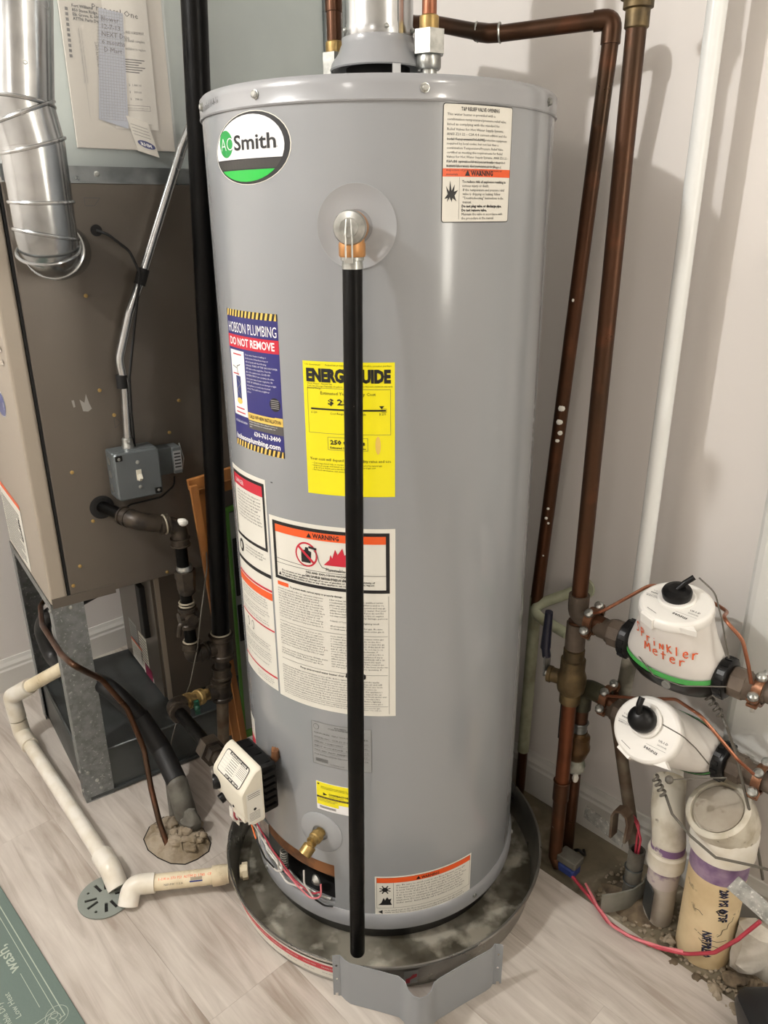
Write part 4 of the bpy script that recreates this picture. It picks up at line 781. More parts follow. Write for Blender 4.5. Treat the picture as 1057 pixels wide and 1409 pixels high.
b = MB(); b.tube([g3+Z*.035,g3,g3*.45+g4*.55,g4], .0185, .025, 18); fit(b, g3+Z*.03, Z, .0195, .018); fit(b, g3*.35+g4*.65, S, .0195, .018); b.build('elbow', M['rusty'], gl)
ringm = mat('pipe_thread_dope', L(150,142,124), .5, .2)
for c, d, r, par in ((bb+Z*.004,bt-bb,.0225,bp),(t2+Z*.024,Z,.0195,bp),(g3+Z*.042,Z,.0165,gl),(g1*.35+g2*.65,S,.0205,gl),(c+Z*.03,Z,.0165,gl),(Vector((-0.4497,1.5590,0.5078)),Z,.0165,gl)): MB().torus(c, d, r, .0022, 22, 6).build('thread_ring', ringm, par)
# branch to the heater
hb = thing('heater_gas_branch', 'gas branch with brass green handled shutoff running to the heater valve', 'gas pipe', (-0.4775,1.5151,0.2410))
q0 = t2-S*.034; q1 = Vector((-0.4835,1.4865,0.2774)); q2 = Vector((-0.3488,1.2715,0.3220)); q3 = gc-gt*.035+gn*-.015
MB().cyl(q0, q0*.5+q1*.5, .014).cyl(q0*.25+q1*.75, q0*.5+q1*.5, .014).lathe(q0*.80+q1*.20, q1-q0, [(.0165,0),(.0195,.002),(.0195,.016),(.0165,.018),(.0165,.036),(.0195,.038),(.0195,.052)], 18).build('brass_valve', mat('dull_yellow_brass', L(158,132,80), .55, .3, col2=L(100,80,46), scale=60, lo=.45, hi=.55), hb)
c = q0*.5+q1*.5-F*.02-Z*.004; b = MB(); b.cyl(c+F*.006, c-F*.008, .006); b.box(c-F*.010-Z*.0, S*.006, F*.0035, Z*.019, bev=.002); b.sphere(c-F*.012, .008, 10); b.build('green_handle', mat('green_handle', L(14,66,48), .4), hb)
b = MB(); b.tube([q0*.22+q1*.78,q1,q1+(q2-q1)*.16], .0205, .022, 20); fit(b, q1+(q2-q1)*.15, q2-q1, .0205, .018); b.build('elbow', M['rusty'], hb)
MB().cyl(q1+(q2-q1)*.12, q2, .0135).build('pipe', M['blackpipe'], hb)
d = (q2-q1).normalized(); b = MB(); b.hexa(q2-d*.022,q2+d*.014,.0275); b.hexa(q2+d*.014,q2+d*.036,.020); b.cyl(q2+d*.03,q2+d*.052,.014); b.build('union', M['rusty'], hb)

# switch box with conduit and transformer
sb = thing('switch_box', 'grey metal switch box with ivory toggle mounted on the furnace side', 'switch box', (-0.5450,1.5777,0.7696))
c = (Vector((-0.5922,1.5813,0.8720))+Vector((-0.5048,1.6425,0.7343)))/2; cx = fu(.206,0,.812)
MB().box(cx-F*.024, S*.048, Z*.052, F*.0235, bev=.004).build('box', M['switchbox'], sb)
scov = MB().box(cx-F*.054, S*.0485, Z*.0525, F*.006, bev=.009).build('cover', M['switchbox'], sb)
for s1_, s2_ in ((-1,1),(1,-1)): MB().box(cx-F*.0605+S*s1_*.038+Z*s2_*.042, S*.0075, Z*.006, F*.0012, bev=.002).build('corner_slot', M['dark'], scov)
for s1_, s2_ in ((-.038,.041),(0,.028),(0,-.027),(.038,-.041)): b = MB(); screw(b, cx-F*.060+S*s1_+Z*s2_, -F, .0036, .003); b.build('screw', M['zinc'], scov)
for z in (.03,0,-.03): MB().lathe(cx-S*.0482-F*.022+Z*z, -S, [(.009,0),(.009,.0008),(.0075,.0012)], 16).build('knockout', M['zinc'], sb)
b = MB(); b.box(cx-F*.0605, S*.0055, Z*.0115, F*.001); b.box(cx-F*.067-Z*.004, S*.0035, (Z*.8+F*.6)*.006, (F*.8-Z*.6)*.007, bev=.001); b.build('toggle', M['cream'], scov)
tr = thing('transformer', 'small grey steel transformer clipped to the right of the switch box', 'transformer', cx+S*.09-F*.02-Z*.03)
tc_ = cx+S*.076-F*.022+Z*.012; MB().box(tc_+S*-.008, S*.016, Z*.030, F*.018, bev=.002).build('core', M['galvdark'], tr)
MB().box(tc_-F*.004+S*.016, S*.010, Z*.030, F*.020, bev=.002).build('winding_cover', M['switchbox'], tr)
b = MB(); b.tube([tc_+S*.028+Z*.034-F*.01, tc_+S*.032+Z*.0-F*.018, tc_+S*.028-Z*.034-F*.01], .0016, .006, 6); b.build('clip', M['zinc'], tr)
st = Sticker(on_plane(tc_-F*.0243+S*.007-Z*.022, S, Z)); st.rect(0,0,.018,.044,'silver',.0003); 
for i in range(5): st.rect(.002,.006+i*.0075,.016,.009+i*.0075,'ink',.0006)
st.build('data_plate', tr)
cn = thing('metal_conduit', 'bent shiny steel conduit rising from the switch box behind the black pipe', 'conduit', cx+Z*.062-F*.02)
cp = [cx+Z*.054-F*.022-S*.004, (-0.5360,1.5865,0.9983), (-0.5402,1.5835,1.0514), (-0.5129,1.6002,1.1436), (-0.4838,1.6206,1.2154), (-0.3935,1.6716,1.4485), (-0.3682,1.6832,1.5009)]
MB().tube(cp, .0092, .06, 16).build('tube', M['galvflue'], cn)
c = cp[0]; b = MB(); b.lathe(c-Z*.002, Z, [(.013,0),(.013,.006),(.0115,.008),(.0115,.020),(.0095,.022)], 16); screw(b, c+Z*.012-F*.011, -F, .004, .004); b.build('connector', M['zinc'], cn)
for a_, c_ in (((-0.4803,1.6230,1.2264),(-0.4906,1.6158,1.1960)),((-0.5399,1.5837,1.0201),(-0.5403,1.5835,0.9929))): MB().cyl(a_, c_, .0115).build('tape', M['rubber'], cn)
k = MB().tube([fu(.201,-.003,1.300),(-0.5355,1.5965,1.2934),(-0.5038,1.6188,1.2614),(-0.4823,1.6021,1.2193),(-0.5000,1.5909,1.1303),(-0.5219,1.5768,1.0153),(-0.5286,1.5819,0.9378),(-0.5316,1.5871,0.8891),(-0.5362,1.5961,0.8609)], .0028, .02, 7); solo('black_cable', k, M['rubber'], 'thin black cable taped along the bent conduit', 'cable')
k = MB().tube([(-0.4702,1.6423,0.7809),(-0.4721,1.6410,0.7590),(-0.4989,1.6222,0.7381),(-0.5555,1.5826,0.7359),(-0.5791,1.5660,0.7220)], .002, .02, 6); solo('transformer_lead', k, M['rubber'], 'thin black lead looping under the switch box', 'cable')
# white drain line on the floor
dl = thing('condensate_drain', 'white plastic drain pipe running along the floor from the furnace to the grate', 'drain pipe', (-0.9947,1.7911,0.0000))
a0 = Vector((-0.7401,1.6242,0.3233)); a1 = Vector((-0.9880,1.7260,0.1450)); a2 = Vector((-0.9809,1.7252,0.0300)); a3 = Vector((-0.5880,1.2582,0.0300)); a4 = Vector((-0.5656,1.2310,0.0040))
r_ = .0168; MB().cyl(a0, a1*.8+a0*.2, r_).build('pipe', M['cpvc'], dl); b = MB(); b.tube([a0*.28+a1*.72,a1,a1*.40+a2*.60], .0215, .012, 20); b.build('elbow', M['pvc'], dl)
b = MB(); b.tube([a1*.36+a2*.64,a2,a2*.88+a3*.12], .0215, .03, 20); b.build('elbow', M['pvc'], dl); MB().cyl(a2*.92+a3*.08, a3*.95+a2*.05, r_).build('pipe', M['pvc'], dl)
b = MB(); b.tube([a3*.92+a2*.08,a3,a4], .0220, .02, 20); b.build('elbow', M['pvc'], dl)
po = thing('pan_drain', 'cream plastic pipe from the drain pan side to the floor grate', 'drain pipe', (-0.4390,1.2565,0.0000))
b0 = Vector((-0.5313,1.1849,0.0060)); b1 = Vector((-0.5272,1.2082,0.0360)); b2 = Vector((-0.3592,1.2310,0.0360)); b3 = Vector((-0.3046,1.2410,0.0370))
b = MB(); b.tube([b0,b1,b1*.72+b2*.28], .0205, .022, 20); b.build('elbow', M['pvc'], po); MB().cyl(b1*.75+b2*.25,b2,.0168).build('pipe', M['cpvc'], po)
d = (b3-b2).normalized(); MB().lathe(b2-d*.006, d, [(.018,0),(.0205,.001),(.0205,.026),(.019,.028),(.019,.034)], 22).build('adapter', M['cpvc'], po)
MB().lathe(b3-d*.004, d, [(.0135,0),(.0135,.004),(.0175,.005),(.0175,.016),(.015,.017)], 8, smooth=False).build('pan_nut', M['cpvc'], po)
ex = (b2-b1).normalized(); ey = Vector((-ex.y,ex.x,0)); nn = (Vector((0,-.55,.83))); ey2 = nn.cross(ex).normalized()
def on_pipe(a, ex, r, up_):
    a = Vector(a); ex = Vector(ex).normalized(); upn = (Vector(up_)-ex*ex.dot(Vector(up_))).normalized(); side = upn.cross(ex).normalized()
    # ex x v-direction = outward normal
    return lambda u, v, h: a+ex*u+(upn*math.cos(v/r)+side*math.sin(v/r)*1)*(r+h)
fp_ = on_pipe(b1*.72+b2*.28, ex, .0168, nn); st = Sticker(fp_); st.text('1-1/4 in 370 PSI  ASTM D 1785  CP-110',.008,-.001,.0075,'orange',h=.0004); st.text('NSF-PW  U.S.A.',.020,-.012,.006,'inkg',h=.0004); st.rect(.072,-.0105,.098,-.0075,'navy',.0004)
for i in range(16): st.rect(.074+i*.0015,-.0068,.0747+i*.0015,-.001,'inkg',.0004)
tag(st.build('pipe_print', po), kind='stuff')
# floor grate
gp = Vector((-0.5855,1.2114,0.0012)); gr = thing('floor_grate', 'round grey slotted floor drain grate beside the plastic drain pipes', 'drain grate', gp)
th0 = math.radians(20); RG = .056
outer = [gp+Vector((RG*math.cos(th0+2*math.pi*i/48),RG*math.sin(th0+2*math.pi*i/48),0)) for i in range(48)]
holes = []
for i in range(12):
    a = th0+2*math.pi*i/12; u = Vector((math.cos(a),math.sin(a),0)); v = Vector((-u.y,u.x,0)); r1 = (.018,.042)
    if i % 3 == 2: holes.append([gp+u*(.040+.003*math.cos(t*.785))+v*.003*math.sin(t*.785) for t in range(8)])
    else: holes.append([gp+u*r1[0]-v*.0032,gp+u*r1[1]-v*.0032,gp+u*r1[1]+v*.0032,gp+u*r1[0]+v*.0032])
MB().plate(outer, Z*.0025, holes).build('grate', M['greyplast'], gr); MB().lathe(gp-Z*.0007, Z, [(RG-.003,0),(RG-.003,.0005)], 40).build('drain_hole', M['dark'], gr)
# laundry mat
ma = thing('laundry_mat', 'sage green printed floor mat entering at the bottom left', 'floor mat', (-0.6212,0.9807,0.0000))
c0 = Vector((-0.8188,1.2370,0.0000)); c1 = Vector((-0.5330,0.9399,0.0000)); me_ = (c1-c0).normalized(); mn = Vector((-me_.y,me_.x,0)); 
if mn.x > 0: mn = -mn
oc = Vector((-0.5322,0.9412,0.0000)); 
corner = oc+me_*.004
pts = [corner-me_*1.1, corner, corner+mn*.55, corner-me_*1.1+mn*.55]
MB().box((pts[0]+pts[2])/2+Z*.0028, me_*.55, mn*.275, Z*.0024, bev=.002).build('mat', M['mat_'], ma)
mz = Vector((0,0,.0053)); fm = on_plane(corner+mz, mn, -me_)  # u inwards, v along the edge away from the corner
fm = lambda u, v, h: corner+mz+mn*u-me_*v+Z*h
st = Sticker(fm); st.rect(.0185,.040,.0203,.95,'matp',.0003); st.rect(.0285,.060,.0297,.95,'matp',.0003); st.rect(.0185,.040,.030,.0415,'matp',.0003); st.rect(.030,.060,.5,.0612,'matp',.0003); st.rect(.0455,.086,.0465,.178,'matp',.0003)
for ccx, ccy, rx in ((.030,.050,.019),(.036,.046,.011),(.033,.054,.006),(.046,.040,.012)):
    for i in range(36): a = i*.1745; st.line((ccx+rx*math.cos(a),ccy+rx*math.sin(a)),(ccx+rx*math.cos(a+.1745),ccy+rx*math.sin(a+.1745)),.0010,'matp',.0003)
st.fn = lambda u, v, h: fm(v,u,h)
st.text('wash,',.188,.043,.030,'matp',h=.0003,res=3,width=.075,bold=.0003); st.text('Low Heat',.092,.075,.014,'matp',h=.0003,res=2,width=.062); st.text('Tumble Dry',.070,.092,.014,'matp',h=.0003,res=2,width=.075)
tag(st.build('mat_print', ma, 'pale line border and lettering'), kind='stuff')
# folded wooden rack and green panel behind the riser
wr = thing('wooden_rack', 'folded light wood rack leaning behind the black gas riser', 'rack', (-0.3703,1.6146,0.0812))
tp = [Vector((-0.4288,1.5920,0.7822)), Vector((-0.2961,1.6849,0.7987))]; 
def plank(a, c, w_, t_, nrm): a = Vector(a); c = Vector(c); d = (c-a); n_ = Vector(nrm).normalized(); s_ = d.normalized().cross(n_).normalized(); return MB().box((a+c)/2, d/2, s_*w_/2, n_*t_/2, bev=.002)
plank((-0.4308,1.6028,0.7718),(-0.2954,1.6976,0.7878),.026,.012,-F).build('top_rail', M['wood'], wr); plank((-0.4302,1.6215,0.7395),(-0.2998,1.7128,0.7563),.022,.012,-F).build('top_rail', M['wood'], wr)
plank((-0.4167,1.5919,0.7754),(-0.3856,1.6466,0.0521),.018,.010,-F).build('leg', M['wood'], wr); plank((-0.4106,1.6230,0.7440),(-0.3725,1.6741,0.0355),.016,.010,-F).build('leg', M['wood'], wr); plank((-0.4203,1.6406,0.7518),(-0.4042,1.6702,0.0617),.014,.010,-F).build('leg', M['wood'], wr)
gf = thing('green_framed_panel', 'slim green framed grey panel leaning between the rack and heater', 'panel', (-0.3542,1.6747,0.0532))
A_ = Vector((-0.3659,1.6726,0.6865)); B_ = Vector((-0.3460,1.6865,0.6920)); C_ = Vector((-0.3497,1.6961,0.0555)); D_ = Vector((-0.3706,1.6815,0.0528))
plank((A_+D_)/2*0+A_*.5+B_*.5-Z*.01,(C_+D_)*.5+Z*.01,.026,.004,-F).build('sheet', mat('panel_grey', L(130,132,126), .5), gf)
for a_, c_ in ((A_,D_),(B_,C_)): plank(a_,c_,.007,.009,-F).build('side_rail', M['greenf'], gf)
plank(A_-S*.004,B_+S*.004,.012,.009,-F).build('end_rail', M['greenf'], gf); plank(D_-S*.004,C_+S*.004,.022,.011,-F).build('end_rail', M['greenf'], gf)
for t_ in ((.12,.36),(.40,.56)): a_ = A_*.45+B_*.55; c_ = C_*.5+D_*.5; plank(a_+(c_-a_)*t_[0]-F*.004,a_+(c_-a_)*t_[1]-F*.004,.013,.003,-F).build('slot', M['dark'], gf)

# ================================================================ RIGHT: water pipes
def nut(b, c, d, r, h): b.hexa(Vector(c), Vector(c)+Vector(d).normalized()*h, r, None); return b
# left (hot) connection: riser, elbow behind the flue, across and down
hl = thing('hot_water_line', 'copper line from the heater top going across and down the wall', 'copper pipe', wl(.03,.06,0))
n1 = Vector((-0.0763,1.4700,1.5688)); n1.z = 1.487; h1 = Vector((-0.0694,1.4700,1.6394)); e_top = Vector((0.3590,1.3818,1.6040)); m1 = Vector((0.1394,1.4673,1.6087)); m2 = Vector((0.1938,1.4247,1.5950))
MB().lathe(n1, Z, [(.0125,0),(.0125,.05)], 18).build('nipple', M['zinc'], hl); zt = 1.545
b = MB(); b.hexa(Vector((n1.x,n1.y,1.540)),Vector((n1.x,n1.y,1.575)),.0225); b.lathe((n1.x,n1.y,1.522), Z, [(.016,0),(.018,.004),(.018,.018)], 18); b.build('union', M['zinc'], hl)
b = MB(); b.lathe((n1.x,n1.y,1.575), Z, [(.0150,0),(.0150,.016),(.013,.018)], 18); b.build('collar', M['brass'], hl)
up1 = Vector((n1.x,n1.y,1.665)); x1 = up1+Vector((.03,.03,.018)); back = Vector((0.0280,1.6000,1.6580)); back.z = 1.675
MB().tube([(n1.x,n1.y,1.59),up1,x1,Vector((0.0475,1.6000,1.6445)),Vector((0.0952,1.5282,1.6286)),Vector((0.1710,1.4486,1.5987)),Vector((0.1955,1.4374,1.5964)),e_top,Vector((0.3590,1.3818,1.6040))-Z*.03], .0125, .03, 16, step=8).build('pipe', M['copper'], hl)
b = MB(); b.tube([up1-Z*.03,up1,up1*.5+x1*.5+Vector((.006,.006,.004))], .0142, .018, 16); b.build('elbow', M['copper'], hl)
b = MB(); b.tube([Vector((0.1592,1.4610,1.6032)),Vector((0.1752,1.4442,1.5978)),Vector((0.1934,1.4396,1.5978))], .0142, .01, 16); b.build('bend', M['copper'], hl)
d_ = (e_top-Vector((0.1955,1.4374,1.5964))).normalized(); b = MB(); b.tube([e_top-d_*.028,e_top,e_top-Z*.034], .0152, .018, 16); b.build('elbow', M['copper'], hl)
for c in (Vector((0.1592,1.4610,1.6032)),Vector((0.1934,1.4396,1.5978))): MB().torus(c, d_, .0140, .0018, 18, 6).build('solder_ring', M['zinc'], hl)
jt = Vector((0.3296,1.4924,0.5184)); gb = Vector((0.3277,1.5162,0.0327)); gb.z = .0
MB().tube([e_top-Z*.025,jt+Z*.01], .0132, n=18).build('pipe', M['copper'], hl)
wj = Vector((0.4278,1.4690,0.5823))+WN*.002; sj = Vector((0.3051,1.4891,0.5204))
b = MB(); b.tube([wj,sj,Vector((0.3820,1.4156,0.5007))], .0118, .03, 14); b.build('painted_branch', M['paintpipe'], hl)
MB().tube([jt+Z*.03,gb*.4+jt*.6,gb*.75+jt*.25], .0135, n=16).build('painted_pipe', M['paintpipe'], hl); MB().tube([gb*.72+jt*.28,gb+Z*.0], .0115, n=16).build('lower_pipe', M['copper'], hl)
b = MB(); b.lathe(wj, WN, [(.024,0),(.022,.003),(.014,.004)], 16); b.build('wall_patch', M['paintpipe'], hl)
for y_, s_ in ((1,.022),(2,.012)): pass
rr = random.Random(11)
ax_ = (jt-e_top)
for t_, n_ in ((.23,1.6),(.25,1),(.39,1.1),(.46,.8),(.575,2),(.60,1.9),(.62,1.6),(.635,1.3),(.77,.9),(.79,1),(.80,.8),(.87,.6)):
    c = e_top+ax_*t_; q = (Vector((0,0,1.32))-c); q = (q-ax_*(q.dot(ax_)/ax_.length_squared)).normalized(); sd = ax_.normalized().cross(q)
    MB().sphere(c+q*.0128+sd*rr.uniform(-.004,.004), .0042*n_, 8, (.8,.8,.2), (sd, ax_.normalized(), q) ).build('paint_splash', M['glue'], hl)
# right (cold) connection
cw = thing('cold_water_riser', 'short copper riser with big zinc union right of the flue', 'copper pipe', (.07,1.32,1.488))
cx_, cy_ = (0.0728,1.3300,1.5345)[0], 1.33
b = MB(); b.lathe((cx_,cy_,1.487), Z, [(.0125,0),(.0125,.045),(.0125,.045)], 18); b.build('nipple', M['zinc'], cw)
b = MB(); b.lathe((cx_,cy_,1.528), Z, [(.0165,0),(.0185,.003),(.0185,.018),(.0165,.022)], 20); b.hexa((cx_,cy_,1.548),(cx_,cy_,1.580),.0250); b.build('union', M['zinc'], cw)
b = MB(); b.lathe((cx_,cy_,1.580), Z, [(.0145,0),(.0145,.018),(.012,.02)], 20); b.build('collar', M['brass'], cw)
b = MB(); b.tube([(cx_,cy_,1.59),(cx_,cy_,2.0)], .0111, n=18); b.build('pipe', M['copper2'], cw)
# main riser at the wall
MU, MO = .206, .165
mr = thing('main_water_riser', 'tall copper main riser with brass ball valve, left of the meters', 'copper pipe', wl(MU,MO,0))
def mp(z, du=0, do=0): return wl(MU+du, MO+do, z)
MB().tube([mp(1.60,.006),mp(.63)], .0150, n=22).build('upper_pipe', M['copper'], mr)
b = MB(); b.lathe(mp(1.572,.006), Z, [(.0155,0),(.0175,.002),(.0175,.024),(.0215,.026),(.0215,.036),(.026,.038),(.026,.05),(.0235,.052),(.0235,.13)], 24); b.build('top_valve', M['oldbrass'], mr)
b = MB(); b.tube([mp(1.627)-WD*.004+WN*.012, mp(1.627)-WD*.022+WN*.022], .008, n=12); b.build('valve_stem', M['oldbrass'], mr)
b = MB(); b.box(mp(1.629)-WD*.025+WN*.024, (WD*.7-WN*.5)*.002, (WD*.5+WN*.7)*.012, Z*.013); b.build('handle_plate', M['white'], mr); b = MB(); b.hexa(mp(1.632)-WD*.026+WN*.025, mp(1.632)-WD*.038+WN*.032,.009); b.build('handle_nut', M['oldbrass'], mr)
b = MB(); b.tube([mp(.655),mp(.612),wl(MU+.038,MO,.612)], .0195, .022, 20); b.build('elbow', M['dirtybr'], mr)
b = MB(); b.tube([mp(.60),mp(.50)], .0165, n=20); b.torus(mp(.535), Z, .0168, .0022, 20, 6); b.build('spotted_pipe', M['copperspot'], mr)
b = MB(); b.tube([mp(.595),mp(.54)], .0190, n=20); b.build('coupling', M['dirtybr'], mr)
b = MB(); b.lathe(mp(.415), Z, [(.017,0),(.0205,.002),(.0205,.018),(.018,.022),(.026,.030),(.0285,.045),(.0285,.062),(.024,.075),(.024,.100),(.0205,.102),(.0205,.122),(.017,.124)], 26); b.lathe(mp(.468)-WD*.01+WN*.005, -WD+WN*.25, [(.015,0),(.015,.028),(.017,.029),(.017,.036)], 18); b.build('ball_valve', M['oldbrass'], mr)
hs = mp(.468)-WD*.050+WN*.014; b = MB(); b.box(hs+Z*.018, WN*.010, WD*.0015, Z*.022); b.lathe(hs+WD*.006, -WD+WN*.25, [(.007,0),(.007,.010)], 6, smooth=False); b.build('handle_stem', M['zinc'], mr)
b = MB(); b.tube([hs+Z*.036-WD*.002,hs+Z*.055-WD*.006,hs+Z*.135-WD*.004+WN*.0], [.010,.0118,.0118,.0118,.009], .01, 14, flat=(1.0,.85)); b.build('handle_grip', mat('navy_grip', L(24,26,44), .35), mr)
b = MB(); b.tube([mp(.43),mp(.20)], .0145, n=20); b.build('middle_pipe', mat('reddish_copper', L(126,72,44), .35, .7, col2=L(100,58,36), scale=12, bump=.05), mr)
b = MB(); b.tube([mp(.222),mp(.175)], .0168, n=20); b.torus(mp(.222), Z, .0162, .0018, 18, 6); b.build('coupling', M['copper'], mr)
MB().tube([mp(.18),mp(.02),mp(.0)+WD*.012], .0145, .01, 20).build('lower_pipe', M['copperspot'], mr)
MB().box(mp(.368)-WD*.020-WN*.012, WD*.004, WN*.006, Z*.055, bev=.002).build('spare_handle', M['rubber'], mr)
# second riser
SU, SO = .203, .112
sr = thing('second_water_riser', 'shorter copper riser with check valve just behind the main riser', 'copper pipe', wl(SU,SO,0))
def sp(z, du=0, do=0): return wl(SU+du, SO+do, z)
b = MB(); b.tube([sp(.375),sp(.428),wl(SU+.058,SO+.003,.428)], .0195, .026, 20); b.build('elbow', mat('mossy_elbow', L(72,72,54), .5, .3, col2=L(52,48,38), scale=22, bump=.2), sr)
b = MB(); b.tube([sp(.40),sp(.335)], .0160, n=18); b.build('short_pipe', M['copperspot'], sr); b = MB(); b.torus(sp(.340), Z, .0165, .003, 20, 6); b.lathe(sp(.314), Z, [(.0165,0),(.0165,.026)], 18); b.build('solder_joint', M['galv'], sr)
b = MB(); b.lathe(sp(.245), Z, [(.014,0),(.0165,.003),(.0205,.012),(.0235,.022),(.0265,.030),(.0265,.036),(.0245,.040),(.0245,.060),(.018,.066),(.018,.074)], 22); b.build('check_valve', mat('brown_bronze', L(112,84,50), .4, .6, col2=L(84,62,38), scale=18), sr)
MB().lathe(sp(.215), Z, [(.014,0),(.0185,.004),(.0205,.018),(.017,.034)], 16).build('corroded_joint', mat('verdigris_joint', L(104,112,98), .8, col2=L(190,188,176), scale=26, bump=.5), sr)
MB().sphere(sp(.213)+WN*.016+WD*.012, .009, 8, (.8,.8,1.3)).build('drip_blob', M['glue'], sr)
MB().tube([sp(.225),sp(.0)-Z*.008], .0135, n=18).build('lower_pipe', M['copper'], sr)
b = MB(); b.tube([sp(.010)+WD*.02,sp(.03)+WD*.035+WN*.01,sp(.012)+WD*.045,sp(.004)+WD*.03-WN*.02], .0035, .012, 7); b.build('wire_stub', M['rubber'], sr)
bc_ = thing('blue_pipe_clamp', 'blue grey plastic wrapped joint at the foot of the main riser', 'pipe clamp', wl(MU+.03,MO-.01,.001))
MB().box(wl(MU+.032,MO-.008,.030), WD*.024, WN*.018, Z*.009, bev=.004).build('sleeve', M['tape'], bc_); MB().box(wl(MU+.034,MO-.004,.010), WD*.020, WN*.016, Z*.010, bev=.005).build('wrap', M['bluec'], bc_)
# ================================================================ METERS
def clamp(name_loc, ax, up_, label, wire_out):
    o = Vector(name_loc); ax = Vector(ax).normalized(); up_ = (Vector(up_)-ax*ax.dot(Vector(up_))).normalized(); sd = ax.cross(up_)
    t = thing('ground_clamp', label, 'ground clamp', o-up_*.03, 'bronze ground clamps on the meter pipes')
    for s_ in (1,-1):
        b = MB(); pr = []
        for hx in (-.0075,.0075):
            pr.append([o+ax*hx+up_*(s_*(.019*math.cos(a)+.003))+sd*(.020*math.sin(a)) for a in [math.radians(-75+15*i) for i in range(11)]]+[o+ax*hx+up_*(s_*(.023*math.cos(a)+.004))+sd*(.0245*math.sin(a)) for a in [math.radians(75-15*i) for i in range(11)]])
        b.rings(pr, smooth=True)
        for q in (-1,1): b.box(o+sd*q*.029+up_*s_*.0055, ax*.0085, sd*.0075, up_*.0028, bev=.002)
        b.build('jaw', mat('clamp_bronze', L(128,88,62), .38, .6, col2=L(96,64,46), scale=30), t)
    for q in (-1,1):
        b = MB(); b.lathe(o+sd*q*.029+up_*.008, up_, [(.0045,0),(.0085,.0005),(.0092,.003),(.008,.007),(.004,.0095)], 14); b.box(o+sd*q*.029+up_*.0172, ax*.0065, sd*.0009, up_*.0008); b.lathe(o+sd*q*.029-up_*.022, up_, [(.004,0),(.004,.032)], 8); b.build('screw', M['zinc'], t)
    b = MB(); b.lathe(o+up_*.026, up_, [(.0045,0),(.0085,.0005),(.0092,.003),(.008,.007),(.004,.0095)], 14); b.build('screw', M['zinc'], t)
    return t
